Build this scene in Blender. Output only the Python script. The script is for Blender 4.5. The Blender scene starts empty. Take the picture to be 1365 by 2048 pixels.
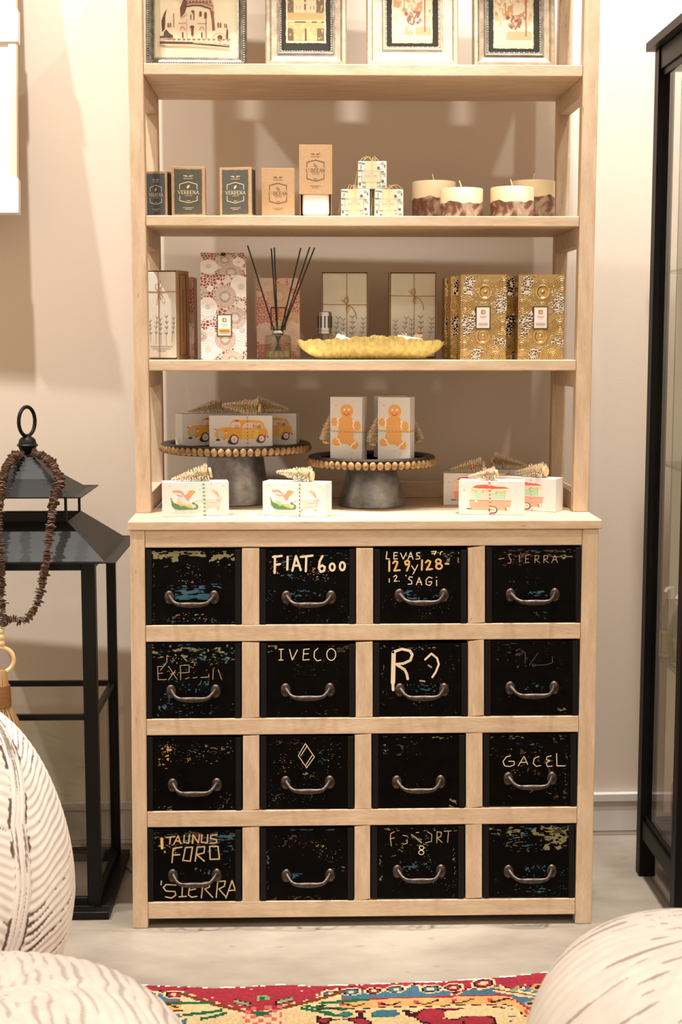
import bpy, bmesh, math, random
import numpy as np
from mathutils import Vector, Matrix

random.seed(7)
RNG = np.random.default_rng(11)
S = bpy.context.scene
COL = S.collection

# ------------------------------------------------------------------ camera
F_PX, CAM, YAW, PIT = 2947.0, (0.3851, -3.24843, 1.33803), 0.02633, 0.11641
FWD = np.array([math.sin(YAW) * math.cos(PIT), math.cos(YAW) * math.cos(PIT), -math.sin(PIT)])
RGT = np.array([math.cos(YAW), -math.sin(YAW), 0.0])
UPV = np.cross(RGT, FWD)
CAMV = np.array(CAM)
cd = bpy.data.cameras.new('camera')
cam = bpy.data.objects.new('camera', cd)
COL.objects.link(cam)
cam.location = CAM
cam.rotation_euler = Matrix((RGT, UPV, -FWD)).transposed().to_euler()
cd.sensor_fit = 'VERTICAL'
cd.sensor_height = 36.0
cd.lens = 36.0 * F_PX / 2048.0
cd.clip_start, cd.clip_end = 0.05, 100
cd.dof.use_dof = True
cd.dof.focus_distance = 3.3
cd.dof.aperture_fstop = 5.6
S.camera = cam

# ------------------------------------------------------------------ world, lamps, exposure
S.view_settings.view_transform = 'Standard'
S.view_settings.look = 'None'
S.view_settings.gamma = 1.0
S.view_settings.use_curve_mapping = False
S.view_settings.exposure = 0.0
w = bpy.data.worlds.new('shop_ambient')
S.world = w
w.use_nodes = True
w.node_tree.nodes['Background'].inputs[0].default_value = (1.0, 0.77, 0.555, 1)
w.node_tree.nodes['Background'].inputs[1].default_value = 1.0


def spot(name, loc, target, watt, size_deg, blend=0.35, rad=0.04, col=(1.0, 0.965, 0.91)):
    l = bpy.data.lights.new(name, 'SPOT')
    l.energy, l.spot_size, l.spot_blend, l.shadow_soft_size, l.color = watt, math.radians(size_deg), blend, rad, col
    o = bpy.data.objects.new(name, l)
    COL.objects.link(o)
    o.location = loc
    o.rotation_euler = (Vector(target) - Vector(loc)).to_track_quat('-Z', 'Y').to_euler()
    return o


# unseen ceiling track spots read from the shadows, plus added fill spots
spot('unseen_spot', (-0.35, -0.45, 4.30), (-0.45, 0.55, 1.0), 560, 46, blend=.6)
spot('unseen_spot', (-1.69, -0.45, 4.30), (-0.35, 0.55, 1.0), 470, 42, blend=.6)
spot('unseen_spot', (0.90, -0.68, 4.30), (1.28, 0.60, 1.1), 330, 46, blend=.6)
spot('unseen_spot', (1.10, -0.10, 4.00), (1.25, 0.60, 0.7), 520, 50, blend=.6)  # added washer that brightens the wall at the right
spot('unseen_spot', (1.70, -0.68, 4.00), (0.70, 0.45, 1.3), 110, 70)
spot('unseen_spot', (0.50, -2.20, 3.60), (0.52, 0.20, 2.10), 250, 21, blend=1.0, rad=0.19)  # added to brighten the upper shelves and picture frames
spot('unseen_spot', (-0.6, -3.6, 3.40), (-0.2, -1.3, 0.3), 150, 50, blend=1.0, rad=0.12)  # added fill for the carved pieces at lower left
spot('unseen_spot', (1.7, -3.2, 3.40), (0.95, -1.3, 0.3), 120, 50, blend=1.0, rad=0.12)  # added fill for the carved piece at lower right

# ------------------------------------------------------------------ pixel <-> place helpers (1365 x 2048 frame)
def ray(px, py):
    return FWD + RGT * (px - 682.5) / F_PX - UPV * (py - 1024.0) / F_PX


def PY(px, py, y):
    d = ray(px, py)
    p = CAMV + d * (y - CAMV[1]) / d[1]
    return Vector(p)


def PZ(px, py, z):
    d = ray(px, py)
    return Vector(CAMV + d * (z - CAMV[2]) / d[2])


def srgb(c):
    return tuple(((v / 255.0) / 12.92) if v / 255.0 <= 0.04045 else (((v / 255.0) + 0.055) / 1.055) ** 2.4 for v in c)


# ------------------------------------------------------------------ materials
MATS = {}


def nmat(name):
    m = bpy.data.materials.new(name)
    m.use_nodes = True
    nt = m.node_tree
    b = nt.nodes['Principled BSDF']
    return m, nt, b


def simple(name, col, rough=0.5, metal=0.0, noise=0.0, nscale=40.0, bump=0.0, bscale=120.0, stretch=(1, 1, 1), spec=0.5):
    if name in MATS:
        return MATS[name]
    m, nt, b = nmat(name)
    b.inputs['Roughness'].default_value = rough
    b.inputs['Metallic'].default_value = metal
    b.inputs['Specular IOR Level'].default_value = spec
    b.inputs['Base Color'].default_value = (*col, 1)
    if noise or bump:
        tc = nt.nodes.new('ShaderNodeTexCoord')
        mp = nt.nodes.new('ShaderNodeMapping')
        mp.inputs['Scale'].default_value = stretch
        nt.links.new(tc.outputs['Object'], mp.inputs['Vector'])
    if noise:
        n = nt.nodes.new('ShaderNodeTexNoise')
        n.inputs['Scale'].default_value = nscale
        n.inputs['Detail'].default_value = 6
        nt.links.new(mp.outputs['Vector'], n.inputs['Vector'])
        r = nt.nodes.new('ShaderNodeValToRGB')
        r.color_ramp.elements[0].position, r.color_ramp.elements[1].position = 0.3, 0.7
        r.color_ramp.elements[0].color = (*[max(0, c * (1 - noise)) for c in col], 1)
        r.color_ramp.elements[1].color = (*[min(1, c * (1 + noise * 0.6)) for c in col], 1)
        nt.links.new(n.outputs['Fac'], r.inputs['Fac'])
        nt.links.new(r.outputs['Color'], b.inputs['Base Color'])
    if bump:
        n2 = nt.nodes.new('ShaderNodeTexNoise')
        n2.inputs['Scale'].default_value = bscale
        n2.inputs['Detail'].default_value = 4
        nt.links.new(mp.outputs['Vector'], n2.inputs['Vector'])
        bp = nt.nodes.new('ShaderNodeBump')
        bp.inputs['Strength'].default_value = bump
        bp.inputs['Distance'].default_value = 0.002
        nt.links.new(n2.outputs['Fac'], bp.inputs['Height'])
        nt.links.new(bp.outputs['Normal'], b.inputs['Normal'])
    MATS[name] = m
    return m


def colattr(name, rough=0.6, metal=0.0, spec=0.5, bump=0.0, bscale=300.0, stretch=(1, 1, 1)):
    if name in MATS:
        return MATS[name]
    m, nt, b = nmat(name)
    a = nt.nodes.new('ShaderNodeAttribute')
    a.attribute_name = 'Col'
    nt.links.new(a.outputs['Color'], b.inputs['Base Color'])
    b.inputs['Roughness'].default_value = rough
    b.inputs['Metallic'].default_value = metal
    b.inputs['Specular IOR Level'].default_value = spec
    if bump:
        tc = nt.nodes.new('ShaderNodeTexCoord')
        mp = nt.nodes.new('ShaderNodeMapping')
        mp.inputs['Scale'].default_value = stretch
        nt.links.new(tc.outputs['Object'], mp.inputs['Vector'])
        n2 = nt.nodes.new('ShaderNodeTexNoise')
        n2.inputs['Scale'].default_value = bscale
        nt.links.new(mp.outputs['Vector'], n2.inputs['Vector'])
        bp = nt.nodes.new('ShaderNodeBump')
        bp.inputs['Strength'].default_value = bump
        bp.inputs['Distance'].default_value = 0.002
        nt.links.new(n2.outputs['Fac'], bp.inputs['Height'])
        nt.links.new(bp.outputs['Normal'], b.inputs['Normal'])
    MATS[name] = m
    return m


def wood_paint(name, stretch, col=(0.63, 0.475, 0.33)):
    """cream distressed paint: soft blotches, fine brush grain, a few brown rub-through specks"""
    m, nt, b = nmat(name)
    N, L = nt.nodes, nt.links
    tc = N.new('ShaderNodeTexCoord')
    mp = N.new('ShaderNodeMapping')
    mp.inputs['Scale'].default_value = stretch
    L.new(tc.outputs['Object'], mp.inputs['Vector'])
    n1 = N.new('ShaderNodeTexNoise'); n1.inputs['Scale'].default_value = 9; n1.inputs['Detail'].default_value = 5
    n2 = N.new('ShaderNodeTexNoise'); n2.inputs['Scale'].default_value = 70; n2.inputs['Detail'].default_value = 3
    n3 = N.new('ShaderNodeTexNoise'); n3.inputs['Scale'].default_value = 26; n3.inputs['Detail'].default_value = 8
    for n in (n1, n2, n3):
        L.new(mp.outputs['Vector'], n.inputs['Vector'])
    r1 = N.new('ShaderNodeValToRGB')
    r1.color_ramp.elements[0].position, r1.color_ramp.elements[1].position = 0.28, 0.72
    r1.color_ramp.elements[0].color = (col[0] * .84, col[1] * .80, col[2] * .74, 1)
    r1.color_ramp.elements[1].color = (col[0] * 1.10, col[1] * 1.12, col[2] * 1.16, 1)
    L.new(n1.outputs['Fac'], r1.inputs['Fac'])
    r2 = N.new('ShaderNodeValToRGB')
    r2.color_ramp.elements[0].position, r2.color_ramp.elements[1].position = 0.35, 0.65
    r2.color_ramp.elements[0].color = (.90, .88, .85, 1)
    r2.color_ramp.elements[1].color = (1, 1, 1, 1)
    L.new(n2.outputs['Fac'], r2.inputs['Fac'])
    mx = N.new('ShaderNodeMixRGB'); mx.blend_type = 'MULTIPLY'; mx.inputs[0].default_value = 1
    L.new(r1.outputs[0], mx.inputs[1]); L.new(r2.outputs[0], mx.inputs[2])
    r3 = N.new('ShaderNodeValToRGB')
    r3.color_ramp.elements[0].position, r3.color_ramp.elements[1].position = 0.69, 0.74
    L.new(n3.outputs['Fac'], r3.inputs['Fac'])
    mx2 = N.new('ShaderNodeMixRGB')
    L.new(r3.outputs[0], mx2.inputs[0]); L.new(mx.outputs[0], mx2.inputs[1])
    mx2.inputs[2].default_value = (0.40, 0.26, 0.14, 1)
    L.new(mx2.outputs[0], b.inputs['Base Color'])
    b.inputs['Roughness'].default_value = 0.55
    bp = N.new('ShaderNodeBump'); bp.inputs['Strength'].default_value = 0.12; bp.inputs['Distance'].default_value = 0.002
    L.new(n2.outputs['Fac'], bp.inputs['Height']); L.new(bp.outputs['Normal'], b.inputs['Normal'])
    return m


M_WV = wood_paint('cream_paint_upright', (6, 6, 1))
M_WH = wood_paint('cream_paint_across', (1, 6, 6))


def glass_sheet(name, refl=0.07, tint=(1, 1, 1)):
    m = bpy.data.materials.new(name)
    m.use_nodes = True
    nt = m.node_tree
    nt.nodes.clear()
    o = nt.nodes.new('ShaderNodeOutputMaterial')
    mx = nt.nodes.new('ShaderNodeMixShader')
    t = nt.nodes.new('ShaderNodeBsdfTransparent'); t.inputs[0].default_value = (*tint, 1)
    g = nt.nodes.new('ShaderNodeBsdfGlossy'); g.inputs['Roughness'].default_value = 0.02
    lw = nt.nodes.new('ShaderNodeLayerWeight'); lw.inputs[0].default_value = 0.5
    pw_ = nt.nodes.new('ShaderNodeMath'); pw_.operation = 'POWER'; pw_.inputs[1].default_value = 4.0
    ma = nt.nodes.new('ShaderNodeMath'); ma.operation = 'MULTIPLY_ADD'; ma.inputs[1].default_value = 0.5; ma.inputs[2].default_value = refl * .5
    nt.links.new(lw.outputs['Facing'], pw_.inputs[0]); nt.links.new(pw_.outputs[0], ma.inputs[0])
    nt.links.new(ma.outputs[0], mx.inputs[0])
    nt.links.new(t.outputs[0], mx.inputs[1]); nt.links.new(g.outputs[0], mx.inputs[2])
    nt.links.new(mx.outputs[0], o.inputs[0])
    return m


M_GLASS = glass_sheet('clear_sheet_glass', tint=(0.94, 0.94, 0.92))
M_BOTTLE = glass_sheet('clear_bottle_glass', tint=(0.90, 0.90, 0.84))
M_LIQ = simple('pale_oil', (0.75, 0.66, 0.35), 0.05)
M_LIQ.node_tree.nodes['Principled BSDF'].inputs['Transmission Weight'].default_value = 0.85
M_PRINT = colattr('printed_colours', 0.55)
M_PAINTMARK = colattr('hand_painted_marks', 0.6)
M_WHITEBOX = simple('white_card', (0.72, 0.70, 0.68), 0.5)
M_KRAFT = simple('kraft_card', srgb((174, 138, 100)), 0.75, noise=0.12, nscale=220)
M_BLACKMETAL = simple('black_powder_coated_metal', (0.0075, 0.0068, 0.0065), 0.42, 0.0, noise=.25, nscale=300, spec=.18)
M_BLACKWOOD = simple('black_stained_wood', (0.004, 0.0035, 0.0035), 0.42, spec=.12)
M_DRAWER = simple('old_black_paint', (0.0024, 0.0019, 0.0016), 0.45, noise=.5, nscale=30, bump=.25, bscale=90, spec=.05)
M_STRIP = simple('dark_iron_strip', (0.007, 0.0055, 0.005), 0.5, 0.0, spec=.15)
M_PULL = simple('worn_iron', (0.085, 0.064, 0.052), 0.40, 0.85, noise=.55, nscale=90, bump=.4, bscale=120)
M_SCREW = simple('rusty_screw', (0.12, 0.055, 0.03), 0.6, 0.6)
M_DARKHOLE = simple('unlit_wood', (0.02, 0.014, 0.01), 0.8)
M_TWINE = colattr('twine_strands', 0.8)
M_JUTE = simple('jute_string', srgb((176, 134, 84)), 0.85)
M_BRISTLE = colattr('sisal_bristles', 0.8)
M_PALEWOOD = simple('pale_turned_wood', srgb((222, 182, 130)), 0.6, noise=.12, nscale=60)


# ------------------------------------------------------------------ mesh builder
class MB:
    def __init__(self):
        self.v, self.f, self.c = [], [], []
        self.col = (0.8, 0.8, 0.8)

    def poly(self, pts, col=None):
        n = len(self.v)
        self.v.extend([tuple(p) for p in pts])
        self.f.append(tuple(range(n, n + len(pts))))
        self.c.append(col or self.col)

    def hexa(self, a, b, col=None):
        """a, b: two quads (lists of 4 points) joined into a solid"""
        n = len(self.v)
        self.v.extend([tuple(p) for p in a] + [tuple(p) for p in b])
        for f in ((0, 1, 2, 3), (7, 6, 5, 4), (0, 4, 5, 1), (1, 5, 6, 2), (2, 6, 7, 3), (3, 7, 4, 0)):
            self.f.append(tuple(n + i for i in f))
            self.c.append(col or self.col)

    def box(self, x0, x1, y0, y1, z0, z1, col=None):
        self.hexa([(x0, y0, z0), (x1, y0, z0), (x1, y0, z1), (x0, y0, z1)],
                  [(x0, y1, z0), (x1, y1, z0), (x1, y1, z1), (x0, y1, z1)], col)

    def slab4(self, q, y0, y1, col=None):
        """q: four (x, z) corners bottom-left, bottom-right, top-right, top-left, extruded in depth"""
        self.hexa([(x, y0, z) for x, z in q], [(x, y1, z) for x, z in q], col)

    def ring(self, c, ax, r, n):
        ax = Vector(ax).normalized()
        u = ax.orthogonal().normalized()
        w_ = ax.cross(u)
        return [Vector(c) + (u * math.cos(2 * math.pi * i / n) + w_ * math.sin(2 * math.pi * i / n)) * r for i in range(n)]

    def tube(self, path, r, n=8, col=None, cap=True, squash=None):
        path = [Vector(p) for p in path]
        rs = r if isinstance(r, (list, tuple)) else [r] * len(path)
        base = len(self.v)
        u = None
        for i, p in enumerate(path):
            t = (path[min(i + 1, len(path) - 1)] - path[max(i - 1, 0)])
            t = t.normalized() if t.length > 1e-9 else Vector((0, 0, 1))
            if u is None:
                u = t.orthogonal().normalized()
            else:
                u = (u - t * u.dot(t))
                u = u.normalized() if u.length > 1e-6 else t.orthogonal().normalized()
            w_ = t.cross(u)
            for k in range(n):
                a = 2 * math.pi * k / n
                d = u * math.cos(a) + w_ * math.sin(a)
                if squash:
                    d = Vector((d.x * squash[0], d.y * squash[1], d.z * squash[2]))
                self.v.append(tuple(p + d * rs[i]))
        for i in range(len(path) - 1):
            for k in range(n):
                a, b = base + i * n + k, base + i * n + (k + 1) % n
                self.f.append((a, b, b + n, a + n))
                self.c.append(col[i] if isinstance(col, list) else (col or self.col))
        if cap:
            self.f.append(tuple(base + k for k in reversed(range(n))))
            self.c.append(col[0] if isinstance(col, list) else (col or self.col))
            e = base + (len(path) - 1) * n
            self.f.append(tuple(e + k for k in range(n)))
            self.c.append(col[-1] if isinstance(col, list) else (col or self.col))

    def lathe(self, prof, n=32, c=(0, 0, 0), col=None, sx=1.0, sy=1.0):
        base = len(self.v)
        for r, z in prof:
            for k in range(n):
                a = 2 * math.pi * k / n
                self.v.append((c[0] + r * sx * math.cos(a), c[1] + r * sy * math.sin(a), c[2] + z))
        for i in range(len(prof) - 1):
            for k in range(n):
                a, b = base + i * n + k, base + i * n + (k + 1) % n
                self.f.append((a, b, b + n, a + n))
                self.c.append(col or self.col)
        for i in (0, len(prof) - 1):
            if prof[i][0] > 1e-6:
                idx = [base + i * n + k for k in range(n)]
                self.f.append(tuple(reversed(idx)) if i == 0 else tuple(idx))
                self.c.append(col or self.col)

    def build(self, name, mat, parent=None, loc=None, rot=None, smooth=False, bevel=0.0, seg=2, angle=35):
        me = bpy.data.meshes.new(name)
        me.from_pydata(self.v, [], self.f)
        if len(set(self.c)) > 1 or mat in (M_PRINT, M_PAINTMARK, M_TWINE, M_BRISTLE) or (mat and mat.name in COLMATS):
            at = me.color_attributes.new('Col', 'FLOAT_COLOR', 'CORNER')
            arr = np.ones((len(me.loops), 4), np.float32)
            k = 0
            for f, c in zip(self.f, self.c):
                arr[k:k + len(f), :3] = c
                k += len(f)
            at.data.foreach_set('color', arr.ravel())
        if bevel > 0:
            bm = bmesh.new(); bm.from_mesh(me)
            bmesh.ops.bevel(bm, geom=bm.edges[:], offset=bevel, segments=seg, profile=.5, affect='EDGES', clamp_overlap=True)
            bm.to_mesh(me); bm.free()
        bm = bmesh.new(); bm.from_mesh(me)
        bmesh.ops.recalc_face_normals(bm, faces=bm.faces[:])
        bm.to_mesh(me); bm.free()
        if smooth:
            me.polygons.foreach_set('use_smooth', [True] * len(me.polygons))
            try:
                me.set_sharp_from_angle(angle=math.radians(angle))
            except Exception:
                pass
        if mat:
            me.materials.append(mat)
        return link(name, me, parent, loc, rot)


COLMATS = set()


def link(name, me, parent=None, loc=None, rot=None):
    o = bpy.data.objects.new(name, me)
    COL.objects.link(o)
    if parent:
        o.parent = parent
    if loc is not None:
        o.location = loc
    if rot is not None:
        o.rotation_euler = rot
    return o


def tag(o, label, cat, group=None):
    o['label'] = label
    o['category'] = cat
    if group:
        o['group'] = group
    return o


def thing(name, label, cat, loc=(0, 0, 0), rot=(0, 0, 0), group=None):
    o = link(name, None, None, loc, rot)
    o.empty_display_size = 0.05
    return tag(o, label, cat, group)


def structure(o):
    o['kind'] = 'structure'
    return o


def grid_mesh(name, P3, colours, mat, parent=None, loc=None, rot=None, smooth=True, closed_u=False):
    """P3: (nv, nu, 3) points, colours: (nv, nu, 3) or None"""
    nv, nu = P3.shape[:2]
    me = bpy.data.meshes.new(name)
    idx = np.arange(nv * nu).reshape(nv, nu)
    a = idx[:-1, :-1].ravel(); b = idx[:-1, 1:].ravel(); c = idx[1:, 1:].ravel(); d = idx[1:, :-1].ravel()
    if closed_u:
        a = np.concatenate([a, idx[:-1, -1]]); b = np.concatenate([b, idx[:-1, 0]])
        c = np.concatenate([c, idx[1:, 0]]); d = np.concatenate([d, idx[1:, -1]])
    q = np.stack([a, b, c, d], 1).astype(np.int32)
    me.vertices.add(nv * nu); me.vertices.foreach_set('co', P3.reshape(-1).astype(np.float32))
    me.loops.add(q.size); me.loops.foreach_set('vertex_index', q.ravel())
    me.polygons.add(len(q)); me.polygons.foreach_set('loop_start', np.arange(0, q.size, 4, dtype=np.int32))
    try:
        me.polygons.foreach_set('loop_total', np.full(len(q), 4, np.int32))
    except Exception:
        pass
    me.update(calc_edges=True); me.validate()
    if colours is not None:
        at = me.color_attributes.new('Col', 'FLOAT_COLOR', 'POINT')
        arr = np.ones((nv * nu, 4), np.float32); arr[:, :3] = colours.reshape(-1, 3)
        at.data.foreach_set('color', arr.ravel())
    me.polygons.foreach_set('use_smooth', [smooth] * len(me.polygons))
    me.materials.append(mat)
    return link(name, me, parent, loc, rot)


# ---- value noise in numpy
_T = RNG.random((256, 256))


def vnoise(x, y):
    xi, yi = np.floor(x).astype(int), np.floor(y).astype(int)
    fx, fy = x - xi, y - yi
    fx, fy = fx * fx * (3 - 2 * fx), fy * fy * (3 - 2 * fy)
    g = lambda i, j: _T[i % 256, j % 256]
    return (g(xi, yi) * (1 - fx) + g(xi + 1, yi) * fx) * (1 - fy) + (g(xi, yi + 1) * (1 - fx) + g(xi + 1, yi + 1) * fx) * fy


def fnoise(x, y, o=4):
    s, a, t = 0, 1, 0
    for k in range(o):
        s = s + a * vnoise(x * 2 ** k + 17.3 * k, y * 2 ** k + 5.1 * k); t += a; a *= .5
    return s / t


# ---- flat print helper: polygons, ellipses and strokes in a local x / z plane, layered towards -y
class Print(MB):
    def __init__(self, mp, y0=-0.0003, step=0.00012):
        super().__init__()
        self.mp, self.y, self.step = mp, y0, step

    def _p(self, pts):
        return [(self.mp(*p)[0], self.y, self.mp(*p)[1]) for p in pts]

    def up(self):
        self.y -= self.step

    def fill(self, pts, col):
        self.up(); self.poly(self._p(pts), srgb(col))

    def ell(self, cx, cy, rx, ry, col, n=20):
        self.fill([(cx + rx * math.cos(2 * math.pi * i / n), cy + ry * math.sin(2 * math.pi * i / n)) for i in range(n)], col)

    def stroke(self, pts, wd, col, up=True, taper=None):
        if up:
            self.up()
        c = srgb(col)
        yk = self.y
        for i in range(len(pts) - 1):
            (x0, y0), (x1, y1) = pts[i], pts[i + 1]
            L = math.hypot(x1 - x0, y1 - y0) or 1e-6
            nx, ny = -(y1 - y0) / L * wd / 2, (x1 - x0) / L * wd / 2
            self.y = yk - (i % 3) * 1.2e-5
            self.poly(self._p([(x0 + nx, y0 + ny), (x1 + nx, y1 + ny), (x1 - nx, y1 - ny), (x0 - nx, y0 - ny)]), c)
        for i, (x, y) in enumerate(pts):
            self.y = yk - 4e-5 - (i % 3) * 1.2e-5
            self.poly(self._p([(x + wd / 2 * math.cos(a * math.pi / 4), y + wd / 2 * math.sin(a * math.pi / 4)) for a in range(8)]), c)
        self.y = yk - (0 if up else 2e-6)

    def loop(self, cx, cy, rx, ry, wd, col, n=18):
        self.stroke([(cx + rx * math.cos(2 * math.pi * i / n), cy + ry * math.sin(2 * math.pi * i / n)) for i in range(n + 1)], wd, col)

    def star(self, x, y, r, col):
        self.fill([(x + (r if k % 2 == 0 else r * .4) * math.cos(k * math.pi / 5 + .3), y + (r if k % 2 == 0 else r * .4) * math.sin(k * math.pi / 5 + .3)) for k in range(10)], col)


GLYPH = {
    'V': (.85, [(1, [(.03, 1), (.44, 0)]), (0, [(.44, 0), (.82, 1)]), (0, [(-.06, 1), (.16, 1)]), (0, [(.7, 1), (.92, 1)])]),
    'E': (.68, [(1, [(.14, 0), (.14, 1)]), (0, [(.04, 1), (.58, 1), (.58, .86)]), (0, [(.14, .52), (.46, .52)]), (0, [(.04, 0), (.6, 0), (.62, .16)])]),
    'R': (.78, [(1, [(.14, 0), (.14, 1)]), (0, [(.04, 1), (.42, 1), (.58, .88), (.58, .66), (.42, .5), (.14, .5)]), (1, [(.36, .5), (.7, .02)]), (0, [(.03, 0), (.26, 0)])]),
    'B': (.74, [(1, [(.14, 0), (.14, 1)]), (0, [(.04, 1), (.4, 1), (.54, .88), (.54, .66), (.4, .54), (.14, .54)]), (0, [(.4, .54), (.6, .4), (.6, .15), (.44, 0), (.04, 0)])]),
    'N': (.86, [(0, [(.14, 0), (.14, 1)]), (1, [(.12, 1), (.7, .02)]), (0, [(.72, 0), (.72, 1)]), (0, [(.03, 0), (.25, 0)]), (0, [(.61, 1), (.83, 1)])]),
    'A': (.82, [(0, [(.06, 0), (.4, 1)]), (1, [(.4, 1), (.74, 0)]), (0, [(.18, .36), (.6, .36)]), (0, [(-.04, 0), (.18, 0)]), (0, [(.62, 0), (.86, 0)])]),
    'L': (.62, [(1, [(.14, 0), (.14, 1)]), (0, [(.04, 0), (.54, 0), (.56, .2)]), (0, [(.03, 1), (.26, 1)])]),
    "'": (.22, [(1, [(.1, 1), (.06, .74)])]),
    ' ': (.2, []),
    'O': (.9, [(1, [(.43 + .36 * math.cos(a * math.pi / 8), .5 + .5 * math.sin(a * math.pi / 8)) for a in range(17)])]),
    'C': (.8, [(1, [(.43 + .36 * math.cos(a * math.pi / 8), .5 + .5 * math.sin(a * math.pi / 8)) for a in range(2, 15)])]),
    'S': (.6, [(1, [(.5, .82), (.42, .97), (.22, 1), (.08, .86), (.12, .64), (.42, .4), (.5, .2), (.36, .02), (.14, 0), (.04, .16)])]),
}
GLYPH['\u00c9'] = (.68, GLYPH['E'][1] + [(0, [(.24, 1.14), (.44, 1.34)])])


def serif_text(pr, txt, cx, base, h, col, wt=.13, wn=.06, sp=.12, down=True):
    """pr: Print whose map has y downwards; centred at cx, baseline base"""
    tot = sum(GLYPH[c][0] + sp for c in txt) - sp
    x = cx - tot * h / 2
    s = -1 if down else 1
    for ch in txt:
        wd, st = GLYPH[ch]
        for thick, pts in st:
            pr.stroke([(x + px * h, base + s * py * h) for px, py in pts], h * (wt if thick else wn), col, up=False)
        x += (wd + sp) * h


# =================================================================== THE SETTING
wall_slope = (0.6213 - 0.5816) / 1.394
def wall_y(x): return 0.5816 + (x + 0.16) * wall_slope


m, nt, b = nmat('wall_paint')
tc = nt.nodes.new('ShaderNodeTexCoord')
n = nt.nodes.new('ShaderNodeTexNoise'); n.inputs['Scale'].default_value = 1.6; n.inputs['Detail'].default_value = 3
nt.links.new(tc.outputs['Object'], n.inputs['Vector'])
r = nt.nodes.new('ShaderNodeValToRGB')
r.color_ramp.elements[0].color = (0.605, 0.515, 0.43, 1)
r.color_ramp.elements[1].color = (0.645, 0.55, 0.46, 1)
nt.links.new(n.outputs['Fac'], r.inputs['Fac']); nt.links.new(r.outputs[0], b.inputs['Base Color'])
n2 = nt.nodes.new('ShaderNodeTexNoise'); n2.inputs['Scale'].default_value = 260; n2.inputs['Detail'].default_value = 2
nt.links.new(tc.outputs['Object'], n2.inputs['Vector'])
bp = nt.nodes.new('ShaderNodeBump'); bp.inputs['Strength'].default_value = .08; bp.inputs['Distance'].default_value = .002
nt.links.new(n2.outputs['Fac'], bp.inputs['Height']); nt.links.new(bp.outputs['Normal'], b.inputs['Normal'])
b.inputs['Roughness'].default_value = .85
M_WALL = m

mb = MB()
mb.hexa([(-2.6, wall_y(-2.6), 0), (3.6, wall_y(3.6), 0), (3.6, wall_y(3.6), 3.9), (-2.6, wall_y(-2.6), 3.9)],
        [(-2.6, wall_y(-2.6) + .12, 0), (3.6, wall_y(3.6) + .12, 0), (3.6, wall_y(3.6) + .12, 3.9), (-2.6, wall_y(-2.6) + .12, 3.9)])
structure(mb.build('wall_back', M_WALL))

m, nt, b = nmat('polished_concrete')
tc = nt.nodes.new('ShaderNodeTexCoord')
mp_ = nt.nodes.new('ShaderNodeMapping'); mp_.inputs['Scale'].default_value = (.7, 1.4, 1)
nt.links.new(tc.outputs['Object'], mp_.inputs['Vector'])
n = nt.nodes.new('ShaderNodeTexNoise'); n.inputs['Scale'].default_value = 3.2; n.inputs['Detail'].default_value = 9; n.inputs['Roughness'].default_value = .62
n3 = nt.nodes.new('ShaderNodeTexNoise'); n3.inputs['Scale'].default_value = 24; n3.inputs['Detail'].default_value = 8
for q in (n, n3):
    nt.links.new(mp_.outputs[0], q.inputs['Vector'])
r = nt.nodes.new('ShaderNodeValToRGB')
r.color_ramp.elements[0].position, r.color_ramp.elements[1].position = .37, .64
r.color_ramp.elements[0].color = (0.22, 0.185, 0.145, 1)
r.color_ramp.elements[1].color = (0.345, 0.295, 0.238, 1)
nt.links.new(n.outputs['Fac'], r.inputs['Fac'])
r3 = nt.nodes.new('ShaderNodeValToRGB')
r3.color_ramp.elements[0].position, r3.color_ramp.elements[1].position = .66, .74
nt.links.new(n3.outputs['Fac'], r3.inputs['Fac'])
mx = nt.nodes.new('ShaderNodeMixRGB'); mx.inputs[2].default_value = (.20, .16, .115, 1)
nt.links.new(r3.outputs[0], mx.inputs[0]); nt.links.new(r.outputs[0], mx.inputs[1])
nt.links.new(mx.outputs[0], b.inputs['Base Color'])
b.inputs['Roughness'].default_value = .5
M_FLOOR = m
mb = MB(); mb.box(-2.6, 3.6, -4.6, 0.9, -.06, 0)
structure(mb.build('floor', M_FLOOR))

M_BASEB = simple('baseboard_paint', (0.60, 0.56, 0.52), .45)
mb = MB()
for (dy, z0, z1) in ((-.012, .0, .012), (-.014, .012, .095), (-.019, .095, .118)):
    mb.hexa([(-2.6, wall_y(-2.6) + dy, z0), (3.6, wall_y(3.6) + dy, z0), (3.6, wall_y(3.6) + dy, z1), (-2.6, wall_y(-2.6) + dy, z1)],
            [(-2.6, wall_y(-2.6) - .001, z0), (3.6, wall_y(3.6) - .001, z0), (3.6, wall_y(3.6) - .001, z1), (-2.6, wall_y(-2.6) - .001, z1)])
structure(mb.build('baseboard_back', M_BASEB, bevel=.002, seg=1))

# =================================================================== CHEST OF DRAWERS
H_TOP = 0.939
chest = thing('drawer_chest', 'wide cream painted chest with sixteen black hand-lettered drawers', 'chest of drawers')
DR = [  # x0, x1, y0, y1 of each drawer opening in the frame, rows top to bottom
    [(290, 484, 1096, 1251), (519, 713, 1096, 1251), (747, 937, 1096, 1249), (971, 1166, 1091, 1246)],
    [(291, 484, 1284, 1439), (519, 712, 1285, 1436), (746, 937, 1283, 1435), (969, 1160, 1278, 1432)],
    [(292, 486, 1472, 1624), (519, 710, 1470, 1620), (743.5, 933, 1467, 1619), (966, 1156, 1465, 1614)],
    [(294, 485, 1656, 1805), (519, 709.5, 1653.5, 1804), (741, 932, 1650, 1799), (965, 1152, 1647, 1797)]]
FR = 0.0


def xz(px, py, y=FR):
    p = PY(px, py, y)
    return (p.x, p.z)


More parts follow.
